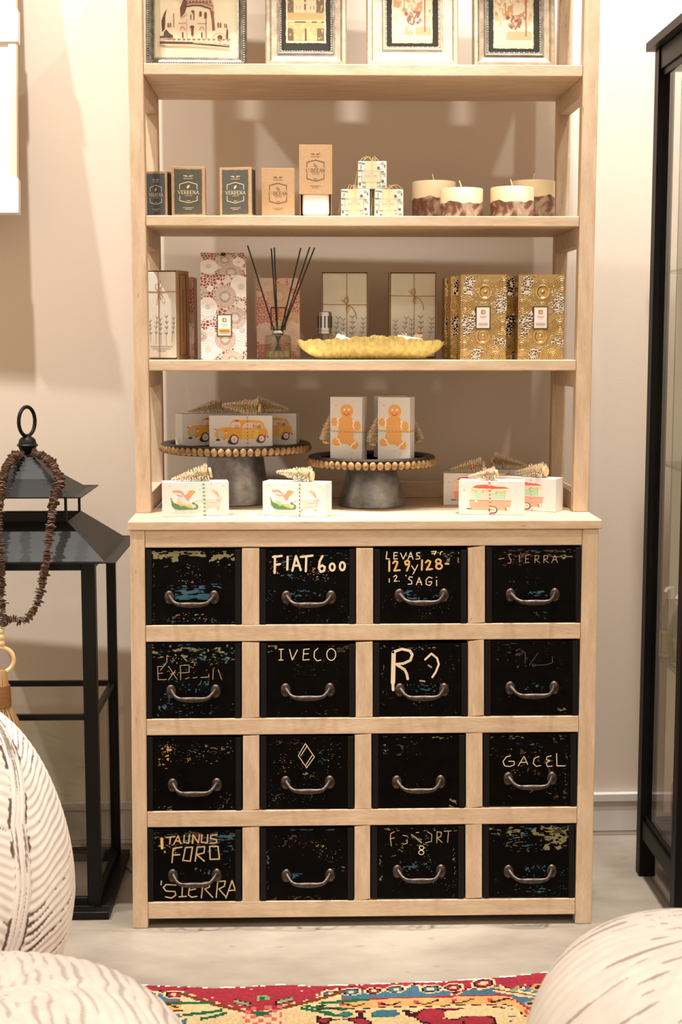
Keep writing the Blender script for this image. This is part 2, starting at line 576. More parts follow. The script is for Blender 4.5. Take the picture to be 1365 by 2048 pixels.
# legs (front), flared slightly as in the photo
BOT_L = [xz(266, 1858), xz(296, 1857)]
BOT_R = [xz(1151, 1848), xz(1184, 1847)]
TOPL = [xz(260, 1062), xz(289.5, 1062)]
TOPR = [xz(1166, 1058), xz(1199, 1058)]
zleg = H_TOP - .0215
LEG_D = .034
def put0(p): return (p[0], 0.0)
mb = MB(); mb.slab4([put0(BOT_L[0]), put0(BOT_L[1]), (TOPL[1][0], zleg), (TOPL[0][0], zleg)], FR, FR + LEG_D)
mb.build('leg', M_WV, chest, bevel=.0025)
mb = MB(); mb.slab4([put0(BOT_R[0]), put0(BOT_R[1]), (TOPR[1][0], zleg), (TOPR[0][0], zleg)], FR, FR + LEG_D)
mb.build('leg', M_WV, chest, bevel=.0025)
for a, b_ in ((0.002, .036), (1.012, 1.046)):
    mb = MB(); mb.box(a, b_, .505, .54, 0, zleg); mb.build('leg', M_WV, chest, bevel=.002)
mb = MB(); mb.box(-.002, 1.054, -.003, .548, H_TOP - .021, H_TOP)
mb.build('top_board', M_WH, chest, bevel=.0025)


def edge_x(side, row_px):  # inner edge of the legs at a given picture row
    t = (row_px - 1062) / (1858 - 1062)
    if side == 0:
        return TOPL[1][0] + (BOT_L[1][0] - TOPL[1][0]) * t
    return TOPR[0][0] + (BOT_R[0][0] - TOPR[0][0]) * t


def rail(name, pyL0, pyR0, pyL1, pyR1):
    """horizontal rail between the legs: upper edge pyL0..pyR0, lower edge pyL1..pyR1 (picture rows left / right)"""
    zt, zt2, zb, zb2 = xz(290, pyL0)[1], xz(1163, pyR0)[1], xz(290, pyL1)[1], xz(1163, pyR1)[1]
    m_ = (pyL0 + pyL1) / 2
    xl, xr = edge_x(0, m_) + .0004, edge_x(1, m_) - .0004
    mb = MB(); mb.slab4([(xl, zb), (xr, zb2), (xr, zt2), (xl, zt)], FR + .0012, FR + .03)
    mb.build(name, M_WH, chest, bevel=.002)
    return zt, zt2, zb, zb2


ztop = xz(290, 1062.5)[1]
zz = [xz(290, 1096)[1], xz(1163, 1090.5)[1]]
mb = MB(); mb.slab4([(edge_x(0, 1080) + .0004, zz[0]), (edge_x(1, 1080) - .0004, zz[1]), (edge_x(1, 1070) - .0004, zleg - .0003), (edge_x(0, 1070) + .0004, zleg - .0003)], FR + .0012, FR + .03)
mb.build('rail', M_WH, chest, bevel=.002)
rail('rail', 1251, 1246, 1284.5, 1278)
rail('rail', 1438.5, 1432, 1471.5, 1464.5)
rail('rail', 1623.5, 1614, 1655.5, 1647)
rail('rail', 1805, 1797, 1838.5, 1829)
# stiles between the drawers
for rr in range(4):
    for cc in range(3):
        a, b2 = DR[rr][cc], DR[rr][cc + 1]
        q = [xz(a[1], a[3] - .6), xz(b2[0], b2[3] - .6), xz(b2[0], b2[2] + .6), xz(a[1], a[2] + .6)]
        mb = MB(); mb.slab4(q, FR + .0016, FR + .028); mb.build('stile', M_WV, chest, bevel=.0015)
mb = MB(); mb.box(.004, .012, .034, .505, .03, zleg); mb.build('side_panel', M_WV, chest)
mb = MB(); mb.box(1.04, 1.048, .034, .505, .03, zleg); mb.build('side_panel', M_WV, chest)
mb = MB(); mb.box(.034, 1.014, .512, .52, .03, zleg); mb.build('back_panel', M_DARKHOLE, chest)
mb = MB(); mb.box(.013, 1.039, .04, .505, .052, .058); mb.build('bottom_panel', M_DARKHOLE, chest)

# --- pull handle mesh
def pull_mesh():
    mb = MB()
    hw = .049
    path, rad = [], []
    for i in range(25):
        t = -1 + 2 * i / 24
        a = abs(t)
        x = t * hw
        z = -.0105 * (1 - a ** 4.0) + .005 * a ** 5
        y = -.027 * (1 - max(0, (a - .62) / .38) ** 1.8) - .002
        path.append((x, y, z))
        rad.append(.0051 - .0010 * math.exp(-((a - .70) / .14) ** 2) + .0014 * math.exp(-(a / .35) ** 2))
    mb.tube(path, rad, 10, squash=(1, .75, 1))
    for s in (-1, 1):
        prof = [(.0005, .006), (.006, .0055), (.0095, .0035), (.0105, .0)]
        # mounting lobe (a rounded tab against the drawer)
        n0 = len(mb.v)
        rings = [(.0118, 0.0), (.0112, -.0025), (.008, -.005), (.001, -.006)]
        nn = 18
        for rr, yy in rings:
            for k in range(nn):
                a = 2 * math.pi * k / nn
                mb.v.append((s * (hw + .001) + rr * math.cos(a), yy, .0015 + rr * 1.35 * math.sin(a)))
        for i in range(3):
            for k in range(nn):
                a_, b_ = n0 + i * nn + k, n0 + i * nn + (k + 1) % nn
                mb.f.append((a_, b_, b_ + nn, a_ + nn)); mb.c.append(mb.col)
    o = mb.build('tmp', M_PULL, smooth=True, angle=60)
    me = o.data
    bpy.data.objects.remove(o)
    sc = MB()
    sc.lathe([(.0026, 0), (.0026, .0012), (.0008, .0018)], 8, (0, 0, 0))
    sc.v = [(x, -z, y) for x, y, z in sc.v]
    o = sc.build('tmp2', M_SCREW, smooth=True)
    me2 = o.data
    bpy.data.objects.remove(o)
    me.name, me2.name = 'pull', 'screw'
    return me, me2


PULL, PULL_SCREWS = pull_mesh()
HANDLES = [[(384, 1196), (618, 1196), (844, 1192), (1066, 1191)],
           [(387, 1384), (616, 1381), (844.5, 1381), (1065, 1377)],
           [(390, 1571), (616, 1566), (838, 1565), (1061, 1558)],
           [(390, 1752), (617, 1752), (839, 1743.5), (1061, 1743.5)]]
CROP = {'A': (270, 1070, .337), 'B': (720, 1070, .35165), 'C': (270, 1260, .337), 'D': (720, 1260, .35165),
        'E': (270, 1450, .337), 'F': (720, 1450, .35165), 'G': (250, 1630, .35165), 'H': (720, 1630, .35165)}
CREAM, TAN, FADE, GREY = (226, 208, 176), (222, 176, 112), (176, 150, 118), (96, 88, 78)
OLIVE, BLUE, BROWN, OCHRE = (134, 128, 88), (46, 94, 116), (66, 38, 22), (205, 160, 92)


def ellp(cx, cy, rx, ry, n=14):
    return [(cx + rx * math.cos(2 * math.pi * i / n), cy + ry * math.sin(2 * math.pi * i / n)) for i in range(n + 1)]


LETTER = {
    (0, 1): ('A', [(15, CREAM, [[(832, 125), (830, 225)], [(820, 130), (872, 124)], [(832, 178), (862, 172)], [(907, 130), (905, 205)],
                    [(935, 212), (957, 125), (985, 208)], [(942, 182), (978, 180)], [(985, 130), (1055, 122)], [(1018, 128), (1015, 215)],
                    [(1114, 125), (1098, 155), (1092, 195), (1104, 219), (1124, 212), (1128, 190), (1112, 180), (1098, 190)],
                    ellp(1172, 190, 15, 21), ellp(1232, 185, 15, 24)])]),
    (0, 2): ('B', [(6, CREAM, [[(155, 95), (150, 135), (170, 136)], [(215, 100), (195, 100), (194, 136), (215, 135)], [(195, 117), (212, 117)], [(232, 103), (248, 137), (265, 100)],
                    [(275, 137), (290, 98), (303, 137)], [(280, 123), (298, 123)], [(343, 100), (325, 102), (325, 115), (340, 122), (342, 135), (320, 137)],
                    [(408, 95), (435, 92), (425, 112)], [(410, 106), (432, 104)], [(470, 94), (460, 98), (458, 112)],
                    [(295, 175), (312, 200)], [(330, 170), (315, 200), (303, 222)]]), (6, CREAM, [[(168, 248), (168, 268)], [(193, 238), (205, 228), (212, 237), (196, 263), (213, 262)],
                    [(222, 261), (224, 262)], [(262, 228), (264, 233)], [(300, 240), (284, 237), (278, 250), (296, 262), (296, 278), (275, 280)],
                    [(322, 283), (338, 242), (353, 283)], [(328, 268), (350, 268)], [(412, 245), (394, 238), (377, 255), (378, 280), (398, 287), (409, 275), (409, 265), (392, 266)],
                    [(437, 256), (438, 288)], [(437, 239), (438, 241)]]),
                   (12, TAN, [[(168, 147), (168, 205)], [(190, 160), (200, 148), (215, 153), (211, 170), (196, 203), (228, 200)],
                    [(280, 165), (263, 170), (257, 153), (270, 144), (282, 152), (280, 175), (268, 203)], [(355, 143), (353, 198)],
                    [(375, 157), (388, 144), (402, 151), (397, 168), (380, 197), (412, 193)], ellp(447, 150, 14, 12), ellp(451, 178, 17, 15), [(488, 163), (505, 164)]])]),
    (0, 3): ('B', [(4, FADE, [[(862, 108), (848, 112), (850, 128), (862, 140), (858, 160), (842, 160)], [(908, 115), (910, 155)], [(965, 113), (945, 115), (943, 158), (965, 155)],
                    [(945, 136), (960, 135)], [(997, 158), (998, 116), (1020, 118), (1018, 135), (998, 138), (1025, 158)], [(1047, 158), (1048, 116), (1070, 118), (1068, 135), (1048, 138), (1075, 158)],
                    [(1092, 158), (1110, 115), (1125, 157)], [(1098, 140), (1120, 140)], [(790, 136), (820, 132)]])]),
    (1, 0): ('C', [(4.5, FADE, [[(160, 215), (135, 217), (138, 295), (188, 293)], [(138, 258), (165, 255)], [(200, 215), (250, 292)], [(240, 240), (200, 295)], [(212, 262), (240, 252)],
                    [(272, 295), (270, 210), (322, 208), (322, 250), (275, 255)], [(300, 290), (322, 282)], [(345, 285), (370, 280)], [(392, 282), (440, 278)], [(440, 278), (438, 262)], [(466, 230), (463, 292)],
                    [(495, 235), (515, 292)], [(190, 150), (190, 190), (150, 240)], [(275, 150), (310, 185)]])]),
    (1, 1): ('C', [(6, CREAM, [[(868, 115), (868, 178)], [(855, 115), (882, 114)], [(855, 178), (880, 178)], [(918, 115), (935, 178), (965, 118)],
                    [(1035, 112), (1003, 115), (998, 178), (1035, 175)], [(1000, 142), (1030, 140)], [(1087, 108), (1066, 128), (1064, 162), (1082, 183), (1105, 178)], ellp(1166, 145, 27, 35)])]),
    (1, 2): ('D', [(28, CREAM, [[(193, 130), (189, 300)]]), (18, CREAM, [[(188, 300), (190, 340)]]),
                   (17, CREAM, [[(190, 125), (240, 108), (285, 118), (299, 140), (288, 172), (250, 190), (210, 194)], [(215, 200), (255, 225), (268, 250), (273, 278)]]),
                   (13, CREAM, [[(372, 168), (408, 134), (440, 160), (450, 195), (432, 240), (413, 268)]]), (10, FADE, [[(343, 288), (370, 292)], [(390, 200), (408, 212)]])]),
    (1, 3): ('D', [(3, GREY, [[(942, 125), (940, 190)], [(1015, 130), (965, 200)], [(1000, 200), (1060, 198), (1098, 185), (1095, 150)], [(980, 200), (990, 192), (1000, 200), (990, 208), (980, 200)]])]),
    (2, 1): ('E', [(5, CREAM, [[(1012, 110), (970, 182), (1020, 253), (1066, 190), (1012, 110)], [(1024, 122), (984, 184)], [(1052, 180), (1014, 240)]])]),
    (2, 3): ('F', [(5.5, CREAM, [[(858, 175), (835, 180), (815, 208), (825, 232), (855, 236), (880, 225), (878, 206), (848, 206)], [(902, 232), (935, 178), (956, 224)], [(915, 212), (948, 212)],
                    [(1020, 178), (993, 190), (987, 218), (1005, 235), (1030, 230)], [(1090, 175), (1066, 180), (1062, 197), (1082, 203), (1062, 215), (1067, 235), (1094, 234)], [(1120, 162), (1122, 232), (1168, 232)]])]),
    (3, 0): ('G', [(18, TAN, [[(210, 135), (212, 188)]]),
                   (9, (196, 158, 106), [[(235, 128), (285, 122)], [(260, 125), (255, 165)], [(278, 165), (303, 118), (318, 162)], [(288, 148), (313, 148)], [(338, 115), (335, 155), (362, 160), (368, 112)],
                    [(385, 160), (388, 112), (418, 158), (425, 112)], [(438, 112), (435, 155), (468, 158), (472, 112)], [(525, 112), (490, 115), (488, 132), (522, 140), (520, 158), (485, 160)]]),
                   (9, (192, 166, 122), [[(325, 182), (275, 190), (268, 270)], [(272, 228), (312, 225)], [(330, 258), (345, 185), (385, 182), (372, 262), (330, 258)],
                    [(400, 262), (412, 182), (455, 180), (450, 215), (410, 225), (452, 262)], [(482, 178), (485, 252), (538, 250), (530, 178), (482, 178)]]),
                   (8, (196, 174, 132), [[(208, 375), (206, 396)], [(290, 398), (235, 395), (218, 412), (235, 432), (285, 435), (290, 455), (265, 472), (232, 465)], [(305, 395), (345, 392)],
                    [(328, 395), (325, 462)], [(308, 465), (350, 462)], [(400, 388), (375, 395), (365, 425), (362, 455), (380, 467), (410, 462)], [(365, 428), (402, 420)],
                    [(435, 470), (445, 385), (485, 380), (480, 410), (455, 420), (500, 468)], [(520, 468), (528, 378), (572, 375), (565, 405), (535, 420), (572, 462)], [(575, 472), (610, 372), (635, 445)], [(590, 430), (632, 425)]])]),
    (3, 2): ('H', [(5.5, FADE, [[(197, 95), (176, 105), (174, 135), (180, 175)], [(175, 135), (197, 130)], [(272, 120), (246, 115)], [(270, 140), (270, 160), (248, 165)], [(320, 100), (336, 98)],
                    [(385, 95), (410, 110), (408, 150), (375, 158)], [(438, 158), (440, 95), (465, 98), (462, 122), (440, 128), (468, 155)], [(480, 92), (520, 90)], [(505, 92), (500, 155)]]),
                   (5.5, CREAM, [ellp(352, 186, 13, 11), ellp(350, 213, 15, 12)]), (11, OLIVE, [[(295, 112), (320, 130), (350, 156)]])]),
    (3, 3): ('H', [(4, GREY, [[(868, 150), (840, 160), (832, 175), (850, 175)], [(930, 152), (890, 155), (872, 172), (890, 175)]])]),
}
# worn paint: u0,u1,v0,v1 (v downwards), colour, how many, size in picture px, stretch
CHIPS = {
    (0, 0): [(.02, .98, .02, .09, OLIVE, 60, 5, 2.2), (.03, .3, .04, .22, OLIVE, 22, 6, 1.3), (.7, .98, .06, .2, OLIVE, 16, 6, 1.3), (.2, .8, .46, .55, BLUE, 40, 3.5, 5), (.3, .68, .55, .66, BLUE, 60, 6, 2.4), (.05, .95, .1, .5, OCHRE, 26, 1.8, 1.6), (.2, .7, .84, .95, OCHRE, 22, 2.4, 1.5), (.02, .98, .9, .98, BLUE, 30, 2.5, 3), (0.005, .03, .05, .95, BLUE, 20, 1.6, .3)],
    (0, 1): [(.02, .95, .03, .2, BLUE, 40, 3, 3), (.05, .3, .1, .35, OCHRE, 22, 2, 1.3), (.25, .9, .2, .45, BLUE, 26, 3, 1.5), (.4, .75, .25, .42, OCHRE, 22, 2.2, 1.3), (.05, .95, .55, .95, BLUE, 50, 2.2, 1.5), (.2, .7, .53, .62, BLUE, 16, 4, 1)],
    (0, 2): [(.05, .95, .02, .1, OLIVE, 14, 3, 2.5), (.78, .97, .02, .2, OLIVE, 10, 4, .6), (.3, .7, .55, .66, BLUE, 24, 4, 1.4), (.05, .95, .3, .95, OLIVE, 34, 1.6, .8)],
    (0, 3): [(.02, .97, .02, .12, BROWN, 40, 5, 2.2), (.7, .97, .04, .16, OLIVE, 16, 4, 2), (.1, .4, .1, .25, BROWN, 12, 4, 1.5), (.4, .75, .58, .65, BLUE, 18, 3.5, 2.5), (.05, .95, .3, .95, BROWN, 26, 2.4, 1.2), (.5, .65, .86, .95, BLUE, 10, 2.5, 1.5)],
    (1, 0): [(.01, .95, .02, .2, OLIVE, 46, 5, 1.6), (.05, .95, .02, .3, BLUE, 50, 4, 2.2), (.2, .85, .15, .45, OCHRE, 24, 2.4, 1.2), (.02, .2, .68, .95, BLUE, 14, 4.5, .5), (.3, .75, .5, .66, BLUE, 26, 3, .5), (.1, .95, .8, .97, BLUE, 24, 3, 1.5), (.02, .98, .3, .95, BLUE, 26, 1.8, 1)],
    (1, 1): [(.02, .12, .02, .12, OLIVE, 8, 4, 1.3), (.7, .98, .02, .1, BROWN, 12, 5, 1.5), (.2, .9, .2, .45, BROWN, 20, 2.5, 3), (.02, .98, .9, .98, BROWN, 12, 3, 1.5), (.05, .95, .5, .95, OLIVE, 10, 1.5, 1)],
    (1, 2): [(.02, .98, .02, .08, OLIVE, 18, 2.8, 2), (.3, .7, .52, .68, BLUE, 20, 3, 1.2), (.05, .95, .5, .95, OLIVE, 20, 2.2, 1.4), (.02, .06, .1, .95, OLIVE, 12, 1.6, .4), (.4, .95, .1, .5, BROWN, 14, 2.5, 1)],
    (1, 3): [(.05, .5, .08, .35, BROWN, 18, 4.5, 1.2), (.4, .65, .55, .66, BLUE, 12, 2.6, .7), (.6, .95, .1, .9, BROWN, 16, 2.5, .8), (.0, .98, .02, .05, BROWN, 12, 3, 3), (.82, .95, .9, .97, OLIVE, 9, 3, 1.8), (.05, .9, .5, .95, OLIVE, 10, 2, 1.3)],
    (2, 0): [(.03, .98, .03, .2, OLIVE, 26, 3, 1.5), (.03, .25, .1, .42, OCHRE, 24, 3.6, 1.3), (.3, .9, .1, .4, OCHRE, 24, 2, 2), (.05, .9, .03, .3, BLUE, 16, 2.6, 1.4), (.82, .97, .75, .98, BLUE, 16, 2.8, .6), (.02, .6, .5, .9, BLUE, 10, 2, .6), (.02, .98, .93, .985, OLIVE, 16, 2.2, 2)],
    (2, 1): [(.02, .98, .02, .1, BROWN, 22, 3, 2.5), (.6, .97, .05, .4, BLUE, 22, 2.6, 1.2), (.05, .95, .1, .6, OCHRE, 26, 1.8, 1.4), (.1, .9, .3, .36, FADE, 10, 1.8, 4), (.1, .97, .75, .97, BLUE, 18, 2.4, .8), (.05, .4, .6, .95, OLIVE, 14, 2, 1.2), (.45, .6, .5, .65, OLIVE, 10, 3, 1)],
    (2, 2): [(.02, .98, .015, .05, OLIVE, 20, 2.4, 4), (.2, .5, .08, .3, BROWN, 14, 4, .8), (.88, .98, .84, .97, OLIVE, 9, 4, 1.3), (.05, .95, .3, .9, OLIVE, 10, 1.5, 1), (.03, .12, .05, .3, OLIVE, 6, 3, 1)],
    (2, 3): [(.02, .98, .02, .06, OLIVE, 22, 2.4, 3), (.3, .98, .05, .5, BROWN, 34, 4.5, 1.1), (.02, .98, .1, .95, OCHRE, 26, 1.8, 1.3), (.02, .3, .2, .35, OLIVE, 9, 2, 3), (.5, .65, .1, .2, BLUE, 6, 3, 1), (.8, .97, .75, .9, BROWN, 8, 5, 1.2), (.45, .65, .45, .62, BROWN, 8, 4, .7), (.92, .97, .1, .95, OLIVE, 12, 2, .4)],
    (3, 0): [(.01, .98, .02, .32, BLUE, 110, 4, 3.2), (.02, .98, .02, .12, BROWN, 30, 5, 1.8), (.02, .2, .05, .3, OLIVE, 14, 3, 1.5), (.1, .3, .2, .32, OCHRE, 12, 3, 1.4), (.3, .7, .52, .62, BLUE, 14, 3, .6), (.85, .97, .2, .6, BLUE, 14, 2, .8)],
    (3, 1): [(.1, .5, .08, .25, BROWN, 26, 3.5, .6), (.45, .9, .15, .45, OCHRE, 20, 1.8, 1), (.45, .9, .15, .45, BROWN, 20, 3, 1), (.75, .97, .5, .65, BLUE, 14, 2.5, 2.2), (.3, .45, .62, .7, BLUE, 9, 4, 1.2), (.02, .98, .92, .985, BROWN, 24, 3.4, 2.5), (.0, .03, .1, .95, BLUE, 18, 2.4, .4), (.3, .9, .005, .02, BLUE, 16, 3, 4)],
    (3, 2): [(.05, .98, .01, .05, OLIVE, 22, 2.5, 3), (.1, .6, .1, .4, OLIVE, 26, 3, 1), (.3, .7, .48, .62, BLUE, 26, 3.5, .7), (.02, .98, .3, .95, OLIVE, 30, 2, .9), (.02, .06, .1, .98, OLIVE, 20, 2, .4), (.93, .97, .1, .95, OLIVE, 16, 2.2, .4)],
    (3, 3): [(.02, .98, .02, .14, OLIVE, 44, 5, 2.6), (.66, .98, .02, .32, OLIVE, 52, 6, 1.6), (.05, .6, .05, .35, BLUE, 50, 3, 3.4), (.8, .98, .01, .1, BROWN, 16, 5, 2), (.3, .95, .15, .35, OCHRE, 18, 2, 3), (.4, .7, .52, .64, BLUE, 20, 3, .6), (.1, .97, .6, .95, BLUE, 34, 2.2, 1), (.3, .8, .85, .97, BLUE, 20, 3, 1.8)],
}
DFACE = FR + .0035
M_CHIPS = colattr('layers_of_old_paint', .5)
for rr in range(4):
    for cc in range(4):
        x0, x1, y0, y1 = DR[rr][cc]
        rs = random.Random(rr * 4 + cc + 3)
        top = 2.2 + rs.random() * 2.2
        L0, R0 = (1.2 + rs.random() * 1.5), (1.2 + rs.random() * 1.8)
        q = [xz(x0 + L0, y1 - 1.2), xz(x1 - R0, y1 - 1.4), xz(x1 - R0, y0 + top + rs.random() * 1.5), xz(x0 + L0, y0 + top)]
        sw = 11.5  # iron strips at both ends
        qi = [xz(x0 + L0 + sw, y1 - 1.2), xz(x1 - R0 - sw, y1 - 1.4), xz(x1 - R0 - sw, y0 + top + .6), xz(x0 + L0 + sw, y0 + top)]
        mb = MB(); mb.slab4(q, DFACE, DFACE + .38)
        d = mb.build('drawer', M_DRAWER, chest, bevel=.0018)
        for (a, b2, c2, e2) in ((q[0], qi[0], qi[3], q[3]), (qi[1], q[1], q[2], qi[2])):
            mb = MB(); mb.slab4([a, b2, c2, e2], DFACE - .0016, DFACE + .004); mb.build('iron_strip', M_STRIP, d, bevel=.0006, seg=1)
        # worn paint layers
        pr = Print(lambda px, py: xz(px, py, DFACE), DFACE - .0002, .0)
        fx0, fx1, fy0, fy1 = x0 + L0 + sw + .6, x1 - R0 - sw - .6, y0 + top + .8, y1 - 2
        st_ = .8
        gx, gy = np.meshgrid(np.arange(fx0, fx1, st_), np.arange(fy0, fy1, st_))
        lay = np.full(gx.shape, -1)
        tone = .5 + .55 * fnoise(gx / 9 + rr * 7, gy / 9 + cc * 5, 2)
        for li, (u0, u1, v0, v1, colr, cnt, sz, el) in enumerate(CHIPS[(rr, cc)]):
            U_, V_ = (gx - fx0) / (fx1 - fx0), (gy - fy0) / (fy1 - fy0)
            mu = np.maximum(np.abs(U_ - (u0 + u1) / 2) / ((u1 - u0) / 2 + 1e-6), np.abs(V_ - (v0 + v1) / 2) / ((v1 - v0) / 2 + 1e-6))
            inn = mu < 1.12
            s1, s2_ = sz * math.sqrt(el) * 1.5, sz / math.sqrt(el) * 1.15
            so = rs.uniform(0, 200)
            skew = rs.uniform(-.25, .25)
            nz_ = fnoise((gx + skew * gy) / s1 + so, gy / s2_ + so * .7, 3) + .35 * fnoise(gx / 22 + so, gy / 22, 2) - .16 * np.clip(mu - .55, 0, 1)
            area = max(1, inn.sum() * st_ * st_)
            cov = min(.72, cnt * (sz * .62) ** 2 * 1.5 / area)
            if inn.sum() < 4:
                continue
            th = np.quantile(nz_[inn], 1 - cov)
            lay[inn & (nz_ > th)] = li
        for iy in range(gx.shape[0]):
            row = lay[iy]
            k = 0
            while k < len(row):
                if row[k] < 0:
                    k += 1
                    continue
                e_ = k
                while e_ + 1 < len(row) and row[e_ + 1] == row[k] and e_ - k < 5:
                    e_ += 1
                xa, xb, ya = gx[iy, k], min(gx[iy, e_] + st_, fx1), gy[iy, k]
                colr = CHIPS[(rr, cc)][row[k]][4]
                f_ = tone[iy, k]
                pr.poly(pr._p([(xa, ya + st_), (xb, ya + st_), (xb, ya), (xa, ya)]), tuple(c * f_ for c in srgb(colr)))
                k = e_ + 1
        pc = pr.build('worn_paint', M_CHIPS, d)
        pc['kind'] = 'stuff'
        if (rr, cc) in LETTER:
            ck, sets = LETTER[(rr, cc)]
            ox, oy, sc_ = CROP[ck]
            for wd, colr, strokes in sets:
                pr = Print(lambda px, py: xz(ox + px * sc_, oy + py * sc_, DFACE), DFACE - .0004, .00002)
                for st in strokes:
                    pr.stroke(st, wd * .88, colr)
                pr.build('hand_lettering', M_PAINTMARK, d)
        hx, hz = xz(*HANDLES[rr][cc], DFACE)
        h = link('pull_handle', PULL, d, (hx, DFACE - .0005, hz))
        for s_ in (-1, 1):
            for dz in (.0105, -.0085):
                link('screw', PULL_SCREWS, d, (hx + s_ * .0535, DFACE - .0047, hz + dz))

# =================================================================== OPEN SHELF UNIT
SH_F, SH_B = 0.150, 0.500
S1, S2, S3 = 1.9525, 1.6175, 1.2917
S0 = 2.29
ZTOP = 2.315
hutch = thing('open_shelf_unit', 'cream painted open shelving standing on the drawer chest', 'shelf')
PW = .034


def post(xb, xt, wdt, y0, y1):
    mb = MB()
    mb.hexa([(xb, y0, H_TOP), (xb + wdt, y0, H_TOP), (xb + wdt, y1, H_TOP), (xb, y1, H_TOP)],
            [(xt, y0, ZTOP), (xt + wdt, y0, ZTOP), (xt + wdt, y1, ZTOP), (xt, y1, ZTOP)])
    mb.build('post', M_WV, hutch, bevel=.0025)


post(-.0004, -.0040, .0348, SH_F, SH_F + .034)
post(1.0165, 1.0222, .0360, SH_F, SH_F + .034)
post(.0, -.002, .034, SH_B - .034, SH_B)
post(1.0165, 1.0190, .034, SH_B - .034, SH_B)
for z, t in ((S0, .025), (S1, .0255), (S2, .0235), (S3, .0245)):
    k = (z - H_TOP) / (ZTOP - H_TOP)
    xl, xr = .0346 - .0036 * k, 1.0163 + .0055 * k
    mb = MB(); mb.box(xl + .0003, xr - .0003, SH_F + .001, SH_B, z - t, z)
    mb.build('shelf_board', M_WH, hutch, bevel=.002)
    for (a, b2) in ((.003, .031), (1.0205, 1.0485)):
        mb = MB(); mb.box(a, b2, SH_F + .0345, SH_B - .0345, z - t - .040, z - t + .012)
        mb.build('side_rail', M_WH, hutch, bevel=.0015)
for (a, b2) in ((.003, .031), (1.0205, 1.0485)):
    mb = MB(); mb.box(a, b2, SH_F + .0345, SH_B - .0345, H_TOP + .0005, H_TOP + .042)
    mb.build('side_rail', M_WH, hutch, bevel=.0015)
mb = MB(); mb.box(.0345, 1.016, SH_B - .03, SH_B - .006, H_TOP + .0005, H_TOP + .041)
mb.build('back_rail', M_WH, hutch, bevel=.0015)

# =================================================================== PICTURE FRAMES (top shelf)
def sweep_frame(prof, W_, H_, name, mat, parent, smooth=False, colf=None):
    """prof: list of (inset, y) from outer edge inwards; mitred rectangle W_ x H_ standing on z = 0, centred on x"""
    mb = MB()
    rings = []
    for ins, yy in prof:
        rings.append([(-W_ / 2 + ins, yy, ins), (W_ / 2 - ins, yy, ins), (W_ / 2 - ins, yy, H_ - ins), (-W_ / 2 + ins, yy, H_ - ins)])
    for i in range(len(rings)):
        a, b2 = rings[i], rings[(i + 1) % len(rings)]
        for k in range(4):
            mb.poly([a[k], a[(k + 1) % 4], b2[(k + 1) % 4], b2[k]], colf(i) if colf else None)
    return mb.build(name, mat, parent, smooth=smooth)


def beads_along(W_, H_, ins, y, step, r, long_every=0, mat=None, parent=None, name='beading', squash=1.0):
    mb = MB()
    def bead(x, z, lx, lz):
        n0 = len(mb.v)
        for j, (rr, dy) in enumerate(((1.0, 0), (.75, -.55), (.05, -.85))):
            for k in range(6):
                a = 2 * math.pi * k / 6
                mb.v.append((x + lx * rr * math.cos(a), y + dy * r, z + lz * rr * math.sin(a)))
        for j in range(2):
            for k in range(6):
                a_, b_ = n0 + j * 6 + k, n0 + j * 6 + (k + 1) % 6
                mb.f.append((a_, b_, b_ + 6, a_ + 6)); mb.c.append(mb.col)
    for side in range(4):
        L = (W_ if side % 2 == 0 else H_) - 2 * ins
        n_ = max(2, int(L / step))
        for i in range(n_):
            t = (i + .5) / n_ * L
            lg = long_every and i % long_every == 0
            a_, b_ = (r * (1.9 if lg else .8), r)
            if side == 0: bead(-W_ / 2 + ins + t, ins, a_, b_)
            elif side == 2: bead(-W_ / 2 + ins + t, H_ - ins, a_, b_)
            elif side == 1: bead(W_ / 2 - ins, ins + t, b_, a_)
            else: bead(-W_ / 2 + ins, ins + t, b_, a_)
    o = mb.build(name, mat, parent, smooth=True)
    o['kind'] = 'stuff'
    return o


M_SILVER = simple('antique_silver_leaf', (0.38, 0.35, 0.30), .38, .7, noise=.4, nscale=60, bump=.2, bscale=200)
M_CHAMP = simple('champagne_gilt', (0.46, 0.37, 0.265), .45, .5, noise=.25, nscale=50, bump=.2, bscale=200)
M_GILT = simple('dull_gilt', (0.42, 0.34, 0.22), .4, .8, noise=.4, nscale=90)
M_PALEGILT = simple('pale_cream_gilt', (0.60, 0.50, 0.375), .5, .25, noise=.2, nscale=50, bump=.2, bscale=200)
M_DARKSILVER = simple('dark_pewter', (0.20, 0.185, 0.155), .4, .8, noise=.5, nscale=70)
M_MATBLACK = simple('black_mount_card', (0.016, 0.014, 0.014), .8)
M_MATCREAM = simple('cream_mount_card', srgb((246, 233, 206)), .8)


def frame_root(px0, px1, y, label, h, lean=6):
    a, b2 = PY(px0, 127, y), PY(px1, 127, y)
    root = thing('picture_frame', label, 'picture frame', ((a.x + b2.x) / 2, y, S1 + .0008 + .0262 * math.sin(math.radians(lean))), (math.radians(-lean), 0, 0), 'framed prints on the top shelf')
    return root, (b2.x - a.x), h


# -- 1: pewter frame with a domed church print
root, fw_, fh = frame_root(291, 494, .205, 'dark pewter frame with a wide cream mount and a domed church print', .30)
sweep_frame([(0, .018), (0, .004), (.003, -.001), (.008, -.004), (.013, -.002), (.017, .003), (.019, .008), (.019, .018)], fw_, fh, 'moulding', M_DARKSILVER, root)
beads_along(fw_, fh, .0065, -.0035, .0052, .0021, 0, M_SILVER, root)
mb = MB(); mb.box(-fw_ / 2 + .0185, fw_ / 2 - .0185, .009, .016, .0185, fh - .0185); mb.build('mount', M_MATCREAM, root)
